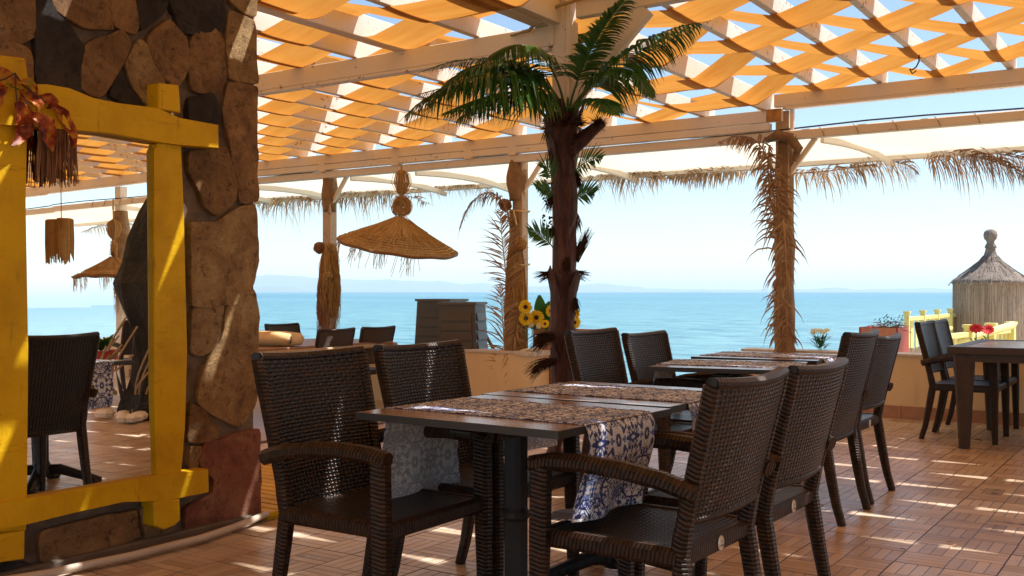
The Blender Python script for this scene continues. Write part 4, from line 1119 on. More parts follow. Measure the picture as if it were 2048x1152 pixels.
# reed screen under the far fence
a = WD(1808, 600, 14.7); b = WD(1850, 600, 15.6); m = MB()
for q in range(40):
    p = a.lerp(b, q/39); z = .30 + rnd.uniform(-.03,.03); m.tube([(p.x,p.y,-.3),(p.x+rnd.uniform(-.01,.01),p.y,z)], .014, 5)
o = m.build('reed_screen', M['reed']); tag(o, 'grey reed screen below the left end of the lemon fence', 'reed screen')
# hut
hc = WD(1981, 600, 17.6); hz = -.3; eave = WD(1981, 563, 17.6).z
t = thing('reed_hut', 'round beach hut of upright reeds with a grey thatched cone roof', 'beach hut', (hc.x, hc.y, hz))
hr = .485; m = MB(); hh = eave - hz
m.lathe([(hr-.03, 0), (hr-.03, hh+.05)], (0,0,0), 24, 0); m.build('wall_core', M['mortar'], t)
m = MB(); nn_ = 150
for q in range(nn_):
    a = 2*math.pi*q/nn_
    # rounded-square plan
    rr = hr / max(abs(math.cos(a - YAW - .35)), abs(math.sin(a - YAW - .35))) ** .55
    x, y = rr*math.cos(a), rr*math.sin(a); j = rnd.uniform(-.006,.006)
    m.tube([(x, y, 0), (x+j, y+j, hh*.5), (x, y, hh + rnd.uniform(0,.04))], .0135*rnd.uniform(.8,1.15), 5, rnd.random())
m.build('reed_wall', M['reed'], t, kind='stuff')
m = MB(); prof = [(.585,-.05),(.62,-.02),(.585,.03),(.49,.10),(.385,.175),(.28,.26),(.17,.35),(.115,.43),(.085,.52),(.075,.58)]
V = []
seg = 40
for (r_, z) in prof:
    for k_ in range(seg):
        a = 2*math.pi*k_/seg; j = 1 + .05*noise.noise(Vector((math.cos(a)*4, math.sin(a)*4, z*5)))
        V.append((r_*j*math.cos(a), r_*j*math.sin(a), hh + z + .015*noise.noise(Vector((math.cos(a)*3, math.sin(a)*3, 9)))))
fs = [(l*seg+k_, l*seg+(k_+1)%seg, (l+1)*seg+(k_+1)%seg, (l+1)*seg+k_) for l in range(len(prof)-1) for k_ in range(seg)]
fs.append(tuple(range(seg-1,-1,-1))); m.add(V, fs); roof = m.build('thatch_roof', M['thatch'], t, smooth=True)
m = MB()
for q in range(420):
    a = rnd.uniform(0, 6.283); s = rnd.random()**.7; i = min(len(prof)-3, int(s*(len(prof)-2))+1)
    r0, z0 = prof[i]; r1, z1 = prof[max(1, i-1)]
    d = Vector((math.cos(a), math.sin(a), 0)); m.tube([d*(r0+.004)+Vector((0,0,hh+z0+.01)), d*(r1+.008)+Vector((0,0,hh+z1+.012)), d*(r1+.05)+Vector((0,0,hh+z1-.05))], .004, 3, rnd.random())
m.build('loose_thatch', M['thatch'], t, kind='stuff')
m = MB(); m.lathe([(.075,.56),(.10,.585),(.085,.62),(.06,.66),(.065,.69),(.10,.73),(.115,.79),(.10,.85),(.06,.885),(0,.895)], (0,0,hh), 18, .12); m.build('straw_knob', M['thatch'], roof, smooth=True)
m = MB(); dx = .56
for q in range(5):
    a = -YAW*0 + .05 + q*.05; m.tube([(.52*math.cos(a)*1.1, .52*math.sin(a)*1.1, 0), (.52*math.cos(a)*1.1, .52*math.sin(a)*1.1, hh)], .02, 6)
m.build('door_frame', M['plank'], t)
# ================================================================ yellow duckboard behind the pillar
t = thing('duckboard', 'yellow slatted duckboard on the floor just behind the stone pillar', 'duckboard', (-4.5, 4.1, 0))
for q in range(13):
    m = MB(); y = 3.64 + q*.082; m.sweep([(-5.3, y, .036), (-3.86, y + rnd.uniform(-.003,.003), .036)], .068, .02, (0,1,0), .15); m.build('slat', M['yellow'], t, world=True)
for x in (-5.2, -4.55, -3.92):
    m = MB(); m.box((x-.03, 3.62, .001), (x+.03, 4.66, .0255)); m.build('bearer', M['yellow'], t, world=True)
# ================================================================ PALM FRONDS
def bez(P, n):
    P = [Vector(p) for p in P]; out = []
    for i in range(n+1):
        t = i/n; q = P[:]
        while len(q) > 1: q = [a.lerp(b, t) for a, b in zip(q, q[1:])]
        out.append(q[0])
    return out
G = Vector((0,0,-1))
def frond(m, mr, ctrl, n, ln, wd, droop=.5, up=Vector((0,0,1)), r0=.008, seed=0, both=True, ragged=.15, fwd=.45, t0=.12, tone=(0,1), keep=1.0, seg=4):
    rr = random.Random(seed); c = bez(ctrl, 24)
    mr.tube(c, [r0*(1-.85*i/24) for i in range(25)], 5, rr.random())
    for i in range(n):
        t = t0 + (1-t0)*i/n; k_ = min(23.999, t*24); a = int(k_); f = k_-a; p = c[a].lerp(c[a+1], f)
        T = (c[min(a+1,24)] - c[a]).normalized(); S_ = T.cross(up)
        S_ = S_.normalized() if S_.length > .05 else T.cross(Vector((1,0,0))).normalized()
        U = S_.cross(T)
        env = (math.sin(math.pi*min(1, .14 + t*.9))**.6)
        for sg in ((-1, 1) if both else (1,)):
            if rr.random() > keep: continue
            L = ln*env*rr.uniform(1-ragged, 1+ragged*.5)
            d = (S_*sg*1.0 + T*(fwd + .5*t) + U*rr.uniform(.0,.25) + Vector((rr.uniform(-ragged,ragged),)*3)).normalized()
            pts = [p]; dd = d.copy()
            for s in range(seg):
                dd = (dd + G*droop*(.6+s*.25)*rr.uniform(.7,1.2)/seg*2).normalized(); pts.append(pts[-1] + dd*L/seg)
            W_ = [wd*x for x in ((.45,1,.85,.45,.05) if seg == 4 else (.6,.9,.05))]
            V = []; 
            for s, q in enumerate(pts):
                tt = (pts[min(s+1,seg)] - pts[max(s-1,0)]).normalized(); b = tt.cross(U); b = b.normalized() if b.length > .02 else S_
                b = (b + U*.35*sg).normalized(); V += [q - b*W_[s]/2, q + b*W_[s]/2]
            m.add(V, [(2*s, 2*s+1, 2*s+3, 2*s+2) for s in range(seg)], None, tone[0] + (tone[1]-tone[0])*rr.random())
def fr(parent, name, mat, smat, ctrl, n, ln, wd, **kw):
    m = MB(); mr = MB(); frond(m, mr, ctrl, n, ln, wd, **kw)
    o = m.build(name, mat, parent, world=True); mr.build('midrib', smat, o, world=True); return o
# ---------------------------------------------------------------- artificial green palm on the centre post
PD = 6.52
pb_ = WD(1127, 583, PD); palm = thing('artificial_palm', 'artificial palm tree with maroon sheathed trunk wrapped round the white centre post', 'palm tree', (pb_.x, pb_.y, 0))
def pz(py): return H + (583-py)/F*PD
def pw(dx): return dx/F*PD
prof = [(940,46),(915,38),(880,24),(850,23),(800,22),(772,23),(745,27),(715,24),(690,22),(668,27),(658,26),(650,22),(600,23),(572,24),(552,30),(545,31),(538,24),(500,24),(470,22),(430,25),(400,27),(370,27),(345,24),(332,24),(322,27),(300,30),(270,31),(250,35),(236,36),(228,28)]
m = MB(); V = []; seg = 18
for i, (py, hw) in enumerate(prof):
    for k_ in range(seg):
        a = 2*math.pi*k_/seg; r_ = pw(hw)*(1 + .16*noise.noise(Vector((math.cos(a)*1.6, math.sin(a)*1.6, pz(py)*2.4))))
        ox = .012*math.sin(pz(py)*5)
        V.append((pb_.x + ox + r_*math.cos(a), pb_.y + r_*math.sin(a), max(0, pz(py) if i else 0)))
m.add(V, [(l*seg+k_, l*seg+(k_+1)%seg, (l+1)*seg+(k_+1)%seg, (l+1)*seg+k_) for l in range(len(prof)-1) for k_ in range(seg)], lambda i: (V[i][0], V[i][2]))
trunk = m.build('trunk', M['maroon'], palm, world=True, smooth=True)
# sheaths (boots): overlapping leaf bases with a torn lip
def boot(a, z0, z1, r0, r1, wd, flare=.05, lip=.03):
    m = MB(); P = []
    for i in range(8):
        s = i/7; row = []
        for j in range(9):
            u = (j/8-.5); th = a + u*wd*(1-.35*s**2); rr_ = r0 + (r1-r0)*s + flare*s**3 + .01*noise.noise(Vector((j*.8, i*.8, a*3)))
            z = z0 + (z1-z0)*s*(1 - .25*abs(2*u)**2) + (lip*noise.noise(Vector((j*2.1, a, 7))) if i == 7 else 0)
            row.append((pb_.x + rr_*math.cos(th), pb_.y + rr_*math.sin(th), z))
        P.append(row)
    m.grid(P); return m.build('sheath', M['maroon'], palm, world=True, smooth=True)
back = math.atan2(-CS, SN)                       # towards the camera
cr = math.atan2(SN, CS)                          # towards the picture's right
for (da, y0, y1, r0, r1, wd, fl) in ((.2,420,300,.082,.10,1.9,.02),(-1.2,400,262,.08,.105,1.9,.03),(1.2,400,255,.08,.1,1.8,.05),(.1,560,420,.078,.088,1.9,.01),(-1.1,640,535,.078,.10,1.8,.03),(1.0,640,540,.078,.10,1.8,.035),(.3,780,660,.08,.095,1.9,.03),(-1.0,770,690,.08,.09,1.8,.02),(0,700,590,.075,.085,1.8,.01),(1.4,775,700,.08,.1,1.7,.02)):
    boot(back + da, pz(y0), pz(y1), r0-.010, r1-.014, wd, fl*.6)
# cut leaf stub pointing right
m = MB(); a = WD(1135, 300, PD-.05); m.sweep([a, WD(1165,278,PD-.06), WD(1188,258,PD-.08), WD(1207,244,PD-.1)], [.14,.12,.09,.07], [.06,.05,.045,.04], (0,.5,1), .35); m.build('leaf_stub', M['maroon'], palm, world=True, smooth=True)
# base flares like roots
for k_ in range(6):
    a = k_*1.05 + .2; d = Vector((math.cos(a), math.sin(a), 0)); b0 = Vector((pb_.x, pb_.y, 0)); m = MB()
    m.sweep([b0+d*.05+Vector((0,0,pz(868))), b0+d*.09+Vector((0,0,.13)), b0+d*.14+Vector((0,0,.05)), b0+d*.17+Vector((0,0,.005))], [.05,.08,.09,.06], [.03,.03,.03,.02], (-d.y, d.x, 0), .3); m.build('root_flare', M['maroon'], palm, world=True, smooth=True)
# fibre tufts
def tuft(p, d, n, ln, spread, name='fibre_tuft', mat='fibre', parent=palm, r=.0022, droop=.25, world=True):
    m = MB(); d = Vector(d)
    for q in range(n):
        dd = (d + Vector([rnd.uniform(-spread, spread) for _ in range(3)])).normalized(); L = ln*rnd.uniform(.5, 1.1)
        a = Vector(p) + Vector([rnd.uniform(-.02,.02) for _ in range(3)]); pts = [a]
        for s in range(4): dd = (dd + G*droop*rnd.uniform(.5,1.5)*.5).normalized(); pts.append(pts[-1] + dd*L/4)
        m.tube(pts, [r, r, r*.9, r*.7, r*.4], 3, rnd.random(), False)
    return m.build(name, M[mat], parent, world=world)
rt = Vector((CS, SN, 0))
tuft(WD(1150, 520, PD), rt*.5 + Vector((0,0,1)), 110, .20, .16, droop=-.02)
tuft(WD(1102, 548, PD), -rt + Vector((0,0,-.1)), 60, .10, .35)
tuft(WD(1150, 548, PD), rt*1 + Vector((0,0,.1)), 50, .09, .35)
tuft(WD(1112, 722, PD-.05), -rt*1.0 + Vector((0,0,.15)), 130, .19, .16, droop=.55)
tuft(WD(1108, 672, PD-.05), -rt*1.0 + Vector((0,0,.1)), 120, .17, .4, droop=.5)
tuft(WD(1100, 245, PD), -rt*.3 + Vector((0,0,-1)), 60, .13, .35)
tuft(WD(1195, 248, PD-.1), rt*.3 + Vector((0,0,.3)), 90, .07, .7)
tuft(WD(1112, 385, PD), -rt*.7 + Vector((0,0,-1)), 90, .13, .35); tuft(WD(1110, 460, PD), -rt*.9 + Vector((0,0,-.3)), 90, .08, .5)
tuft(WD(1150, 350, PD), rt*.4 + Vector((0,0,-1)), 40, .1, .3)
m = MB()
for q in range(90):
    c_ = WD(rnd.uniform(1086,1108), rnd.choice([rnd.uniform(355,410), rnd.uniform(430,475)]), PD + rnd.uniform(-.04,.04)); m.lathe([(0,-.008),(.009,0),(0,.008)], c_, 5)
m.build('berry_cluster', M['fibre'], palm, world=True)
for q in range(9):                                # leaf bases rising from the crown
    a = 6.283*q/9 + .2; d = Vector((math.cos(a), math.sin(a), 0)); c_ = Vector((pb_.x, pb_.y, pz(262))); m = MB()
    m.sweep([c_ + d*.05, c_ + d*.085 + Vector((0,0,.06)), c_ + d*(.09+.03*(q%3)) + Vector((0,0,.11+.02*(q%2))), c_ + d*(.10+.04*(q%3)) + Vector((0,0,.15+.03*(q%2)))], [.06,.055,.035,.02], [.03,.025,.02,.012], (-d.y, d.x, 0), .35)
    m.build('leaf_base', M['maroon'], palm, world=True, smooth=True)
for q in range(7):
    a = 6.283*q/7; d = Vector((math.cos(a), math.sin(a), 0)); tuft(Vector((pb_.x, pb_.y, pz(252))) + d*.07, d*.5 + Vector((0,0,.5)), 60, .10, .5, 'crown_fibre')
for q in range(8):
    py_ = [300,345,430,520,600,700,790,860][q]; a = back + rnd.uniform(-1.5,1.5); d = Vector((math.cos(a), math.sin(a), 0)); tuft(Vector((pb_.x, pb_.y, pz(py_))) + d*.075, d*.25 + Vector((0,0,-1)), 60, .10, .25, 'bark_fibre')
def W3(a): return WD(a[0], a[1], a[2])
crown = (1133, 236, PD)
FR = [ # control points (px,py,depth), leaflets, length, droop
 ([crown,(1115,110,6.2),(1050,40,5.9),(960,130,5.8)], 56, .24, .8),
 ([crown,(1090,180,6.3),(980,170,6.1),(905,250,6.0)], 50, .24, .8),
 ([crown,(1080,100,6.1),(900,130,5.8),(797,245,5.7)], 74, .33, .8),
 ([crown,(1070,110,6.3),(930,70,6.0),(850,230,5.9)], 60, .28, .8),
 ([crown,(1090,110,6.4),(960,90,6.2),(828,150,6.1)], 58, .21, .55),
 ([crown,(1080,150,6.2),(950,150,5.9),(815,196,5.8)], 58, .22, .6),
 ([crown,(1090,160,6.1),(1000,170,5.8),(868,236,5.6)], 54, .24, .8),
 ([crown,(1095,120,6.7),(1000,110,6.7),(905,150,6.8)], 50, .22, .6),
 ([crown,(1190,160,6.4),(1260,60,6.2),(1422,42,6.0)], 66, .27, .8),
 ([crown,(1180,140,6.3),(1280,90,6.1),(1300,205,6.0)], 50, .22, .6),
 ([crown,(1160,130,6.4),(1190,60,6.3),(1285,-40,6.1)], 52, .17, .35),
 ([crown,(1140,120,6.7),(1165,60,6.8),(1215,20,6.9)], 40, .22, .3),
 ([crown,(1175,190,6.4),(1215,180,6.1),(1232,235,5.9)], 24, .17, .5),
 ([crown,(1160,170,6.8),(1240,120,7.1),(1300,130,7.4)], 44, .24, .5),
]
for i, (c_, n_, L_, dr) in enumerate(FR):
    fr(palm, 'frond', M['green'], M['stem_green'], [W3(a) for a in c_], int(n_*1.05), L_*1.25, .021, droop=dr*1.3, r0=.009, seed=40+i, ragged=.1, fwd=.45, t0=.26, tone=(0,.9), up=(Vector((0,0,1)) - Vector((0,0,0))))
for i, (c_, n_, L_) in enumerate([
 ([(1140,352,PD-.06),(1160,330,PD-.15),(1180,312,PD-.25),(1206,318,PD-.3)], 15, .14),
 ([(1145,400,PD-.06),(1160,390,PD-.1),(1180,378,PD-.15),(1192,384,PD-.2)], 14, .13),
 ([(1112,372,PD-.06),(1100,340,PD-.1),(1090,325,PD-.15),(1082,335,PD-.2)], 14, .12),
 ([(1112,395,PD-.06),(1100,385,PD-.1),(1085,372,PD-.15),(1068,372,PD-.2)], 14, .10),
 ([(1110,500,PD-.06),(1095,480,PD-.1),(1075,458,PD-.15),(1054,462,PD-.2)], 16, .12)]):
    fr(palm, 'small_frond', M['green'], M['stem_green'], [W3(a) for a in c_], n_, L_, .012, droop=.12, r0=.005, seed=80+i, ragged=.1, fwd=.7, t0=.2, tone=(0,.9), up=Vector((SN*.9,-CS*.9,.4)))
# ---------------------------------------------------------------- dried fronds on the posts and the awning
DRY = 'dried palm fronds tied to the awning and posts'
def dryfrond(label, ctrl, n, ln, wd=.011, droop=.9, up=Vector((0,0,1)), seed=0, group=DRY, keep=.9, ragged=.35, fwd=.35, both=True, tone=(0,1), mat='dry', t0=.03):
    c = bez(ctrl, 2)[0]; t = thing('dried_palm_frond', label, 'dried palm frond', c, 0, group)
    m = MB(); mr = MB(); frond(m, mr, ctrl, n, ln, wd, droop, up, .011, seed, both, ragged, fwd, t0, tone, keep, 4)
    m.build('leaflets', M[mat], t, world=True); mr.build('midrib', M['dry'], t, world=True); return t
YD = 11.42
def WYD(px, py, dy=0): return WY(px, py, YD+dy)
AWF = [
 ([(505,402),(560,398),(600,392),(640,404)], 44, .34, 'dried frond hanging from the awning edge right beside the stone pillar'),
 ([(655,380),(600,372),(560,388),(500,400)], 46, .30, 'dried frond tied along the awning edge left of the slim left post'),
 ([(660,384),(720,372),(800,378),(868,412)], 56, .34, 'dried frond sweeping from the left post to the straw parasol lamp'),
 ([(790,386),(730,374),(690,378),(640,402)], 44, .26, 'short dried frond between the left post and the straw parasol lamp'),
 ([(815,372),(860,366),(910,362),(952,372)], 40, .24, 'dried frond on the awning edge right of the straw parasol lamp'),
 ([(900,366),(940,358),(975,362),(992,400)], 40, .20, 'dried frond tip curling down left of the fringed middle post'),
 ([(1175,352),(1230,344),(1280,344),(1330,348)], 34, .30, 'dried frond on the awning edge just right of the palm trunk'),
 ([(1330,352),(1290,344),(1250,340),(1190,352)], 26, .26, 'pale thin dried frond right of the palm trunk, hanging over its neighbour'),
 ([(1490,336),(1430,346),(1370,346),(1290,356)], 56, .16, 'dense short dried frond running to the left of the right post'),
 ([(1520,338),(1440,340),(1380,350),(1330,356)], 40, .16, 'dried frond tied flat along the awning edge left of the right post'),
 ([(1575,346),(1640,348),(1700,334),(1760,330)], 46, .24, 'dried frond from the right post along the awning edge to the folding arm'),
 ([(1700,330),(1760,318),(1810,316),(1838,350)], 44, .24, 'dried frond drooping right of the folding arm end'),
 ([(1850,316),(1900,304),(1980,306),(2060,360)], 56, .30, 'purplish dried frond arching out at the far right of the awning'),
 ([(1930,306),(2000,302),(2060,312),(2110,360)], 46, .28, 'dried frond at the very right end of the awning edge'),
]
for i, (c_, n_, L_, lab) in enumerate(AWF):
    pts = [WYD(a, b, .04*(i % 3) - .05*k_) for k_, (a, b) in enumerate(c_)]
    dryfrond(lab, pts, int(n_*1.8), L_*(1.9 if i in (0,1,2) else 1.5), .017, 1.1, Vector((0,.5,1)), 200+i, tone=(.2,1) if i < 12 else (0,.45), keep=.95, ragged=.5)
for i, x in enumerate((0.2, 1.6, 3.0, 4.6, 6.2, 7.8)):
    dryfrond('dried frond on the awning edge in the mirror, number ' + ['one','two','three','four','five','six'][i] + ' from the right post outwards', [(x, YD, 2.5), (x+.5, YD, 2.56), (x+1.1, YD, 2.56), (x+1.6, YD-.05, 2.42)], 40, .3, .012, 1.2, Vector((0,.5,1)), 260+i, group='dried fronds seen only in the mirror')
# raffia bundle helper : strands hanging along a post
def bundle(name, label, cx, cy, z0, z1, r, n, mat='straw', seed=0, flare=.35, cat='raffia bundle', rs=.0035):
    rr = random.Random(seed); t = thing(name, label, cat, (cx, cy, z1)); m = MB(); L = z0 - z1
    for q in range(n):
        a = rr.uniform(0, 6.283); s0 = rr.random()**1.5*.35; ln = L*(1-s0)*rr.uniform(.55, 1.05); pts = []
        for i in range(6):
            s = i/5; rad = r*(.75 + flare*math.sin(math.pi*min(1, s*1.1)) + .25*s*rr.uniform(.4,1.4))
            w1 = a + .5*math.sin(s*3 + q*.7); rad *= 1 + .35*math.sin(q*1.9 + s*7)*s; pts.append((cx + rad*math.cos(w1), cy + rad*math.sin(w1), z0 - L*s0 - ln*s + rr.uniform(-.01,.01)))
        m.tube(pts, [rs, rs*1.3, rs*1.2, rs, rs*.8, rs*.3], 3, rr.random(), False)
    m.build('strands', M[mat], t, world=True); return t
def knot(parent, c, r, mat='raffia_brown', n=34, seed=0):
    rr = random.Random(seed); m = MB(); c = Vector(c)
    for q in range(n):
        ax = Vector([rr.uniform(-1,1) for _ in range(3)]).normalized(); b = ax.cross(Vector((0,0,1))).normalized(); d = ax.cross(b)
        pts = [c + (b*math.cos(a) + d*math.sin(a))*r*rr.uniform(.75,1.05) for a in [6.283*i/9 for i in range(10)]]
        m.tube(pts, r*.09, 4, rr.random(), False)
    m.build('knot', M[mat], parent, world=True)
def bark(parent, cx, cy, z0, z1, r, seed, bulge=.3, mat='bark'):
    m = MB(); V = []; seg = 14; nl = 12
    for i in range(nl+1):
        s = i/nl; z = z0 + (z1-z0)*s
        for k_ in range(seg):
            a = 6.283*k_/seg; rad = r*(1 + bulge*math.sin(math.pi*s)**2 + .18*noise.noise(Vector((math.cos(a)*1.5+seed, math.sin(a)*1.5, z*3))))
            V.append((cx + rad*math.cos(a), cy + rad*math.sin(a), z))
    m.add(V, [(l*seg+k_, l*seg+(k_+1)%seg, (l+1)*seg+(k_+1)%seg, (l+1)*seg+k_) for l in range(nl) for k_ in range(seg)] + [tuple(range(seg-1,-1,-1)), tuple(range(nl*seg,(nl+1)*seg))], lambda i: (V[i][0], V[i][2]))
    return m.build('sheath', M[mat], parent, world=True, smooth=True)
PY = C2 + .115
def zy(px, py): return WY(px, py, PY).z
# P2 (left slim post)
t = bundle('raffia_bundle', 'golden brown raffia bundle tied to the slim left post', P2, PY, zy(645,488), zy(645,655), .10, 260, 'straw', 1, .35)
bark(t, P2, PY, zy(645,352), zy(645,330), .10, 3, .1); bark(t, P2+.0, PY, zy(645,425), zy(645,352), .085, 4, .25)
knot(t, (P2-.10, PY-.08, zy(630,497)), .075, 'raffia_brown', 40, 3); knot(t, (P2+.09, PY-.08, zy(660,495)), .05, 'straw', 26, 4); knot(t, (P2+.07, PY-.1, zy(655,552)), .06, 'straw', 24, 5)
bundle('raffia_bundle', 'darker inner raffia strands below the bundle on the slim left post', P2-.03, PY-.03, zy(640,520), zy(640,690), .09, 180, 'raffia_brown', 2, .3)
# P3 (middle fringed post)
t = bundle('raffia_bundle', 'long golden raffia bundle wound down the middle post at the ochre pier', P3-.02, PY-.06, zy(1030,480), zy(1030,790), .10, 320, 'straw', 5, .25)
bark(t, P3-.03, PY-.02, zy(1030,322), zy(1030,402), .09, 7, .4); bark(t, P3-.04, PY-.03, zy(1030,420), zy(1030,500), .07, 8, .15); bark(t, P3-.04, PY-.03, zy(1030,500), zy(1030,700), .068, 9, .15)
knot(t, (P3-.12, PY-.12, zy(1012,412)), .07, 'raffia_brown', 36, 9); knot(t, (P3+.08, PY-.14, zy(1045,490)), .08, 'straw', 36, 10)
for (py, tl) in ((424, .16), (530, .03), (745, .06)):
    m = MB(); z = zy(1030, py); pts = [(P3 + .118*math.cos(a), PY-.02 + .118*math.sin(a), z + .006*math.sin(a*3)) for a in [6.283*i/16 for i in range(17)]]
    m.tube(pts, .008, 5); m.tube([pts[12], Vector(pts[12]) + Vector((.03,-.03,-.05)), Vector(pts[12]) + Vector((.06,-.03,-tl))], .010, 5); m.build('twine', M['cushion'], t, world=True)
def P3D(px, py, d=0): return WY(px, py, PY-.14+d)
dryfrond('dried frond arching left from the top of the middle post like a plume', [P3D(1020,450), P3D(1010,360,-.1), P3D(940,360,-.2), P3D(915,478,-.25)], 64, .26, .016, .9, Vector((0,0,1)), 300, keep=.95, tone=(0,.7))
dryfrond('dried frond with long spiky leaflets on the upper left of the middle post', [P3D(1018,600), P3D(1012,540,-.1), P3D(1002,480,-.15), P3D(1000,410,-.2)], 50, .32, .014, .3, Vector((SN,-CS,.2)), 301, keep=.8, tone=(.0,.6), fwd=.8)
dryfrond('dried frond with spiky leaflets on the lower left of the middle post', [P3D(1012,745), P3D(1010,690,-.1), P3D(1004,640,-.12), P3D(1000,560,-.15)], 50, .32, .014, .3, Vector((SN,-CS,.2)), 302, keep=.8, tone=(.1,.8), fwd=.8)
dryfrond('tangled dried frond low on the middle post by the ochre pier', [P3D(1042,600), P3D(1030,650,-.1), P3D(1024,700,-.1), P3D(1018,775,-.1)], 46, .22, .012, .7, Vector((SN,-CS,.2)), 303, keep=.8, tone=(.3,1), ragged=.6)
# P4 (right post)
def P4D(px, py, d=0): return WY(px, py, PY-.13+d)
t = thing('palm_bark_wrap', 'brown bark sheath wrapped round the right post', 'bark wrap', (P4, PY, 0))
bark(t, P4, PY, zy(1560,284), zy(1560,420), .082, 12, .08); bark(t, P4, PY, zy(1560,420), zy(1560,560), .086, 13, .1); bark(t, P4, PY, zy(1560,560), zy(1560,720), .09, 14, .1)
m = MB(); m.tube([(P4-.14,PY-.08,zy(1545,282)), (P4-.02,PY-.15,zy(1560,274)), (P4+.10,PY-.12,zy(1575,280)), (P4+.15,PY-.04,zy(1580,300)), (P4+.12,PY-.08,zy(1580,325))], [.03,.05,.05,.045,.02], 8); m.build('bark_collar', M['bark'], t, world=True, smooth=True)
dryfrond('dried frond bowing over left of the right post top', [P4D(1548,470), P4D(1555,300,-.1), P4D(1520,235,-.15), P4D(1425,292,-.2)], 76, .32, .018, .95, Vector((0,0,1)), 310, keep=.95, tone=(0,.6))
for i, (c_, n_, L_, dr) in enumerate([
  ([(1562,330),(1556,380),(1550,430),(1545,480)], 44, .28, 1.0), ([(1556,430),(1560,470),(1556,520),(1552,590)], 46, .33, 1.1),
  ([(1566,440),(1572,480),(1572,540),(1575,600)], 40, .28, 1.1), ([(1560,560),(1556,600),(1556,650),(1552,690)], 44, .30, 1.1),
  ([(1570,600),(1576,640),(1574,670),(1572,705)], 40, .28, 1.1), ([(1540,290),(1532,330),(1536,380),(1548,430)], 46, .24, 1.1),
  ([(1560,640),(1562,665),(1562,690),(1562,712)], 30, .26, 1.0)]):
    pts = [P4D(a, b, -.05 - .02*(i % 3)) for a, b in c_]
    dryfrond(['dried frond hanging from just under the collar of the right post', 'broad dried frond hanging at mid height on the left of the right post', 'dried frond bowing out on the right side of the right post', 'dried frond low on the left side of the right post', 'dried frond low on the right side of the right post', 'reddish dried frond hanging at the top left of the right post', 'dried leaf ends fanned round the foot of the right post'][i], pts, n_, L_*.9, .017, dr*.95, Vector((SN*.8,-CS*.8,.5)), 320+i, keep=.62, tone=(0,.85), ragged=.7, fwd=.3)
# posts seen in the mirror
for i, x in enumerate(P5S):
    t = bundle('raffia_bundle', 'raffia and bark bundle on the ' + ['first','second','third','fourth'][i] + ' post beyond the right picture edge', x, PY, 1.9, .9, .09, 110, 'straw', 30+i, .3); t['group'] = 'post wraps seen only in the mirror'
    bark(t, x, PY, 1.5, 2.5, .10, 33+i, .3)
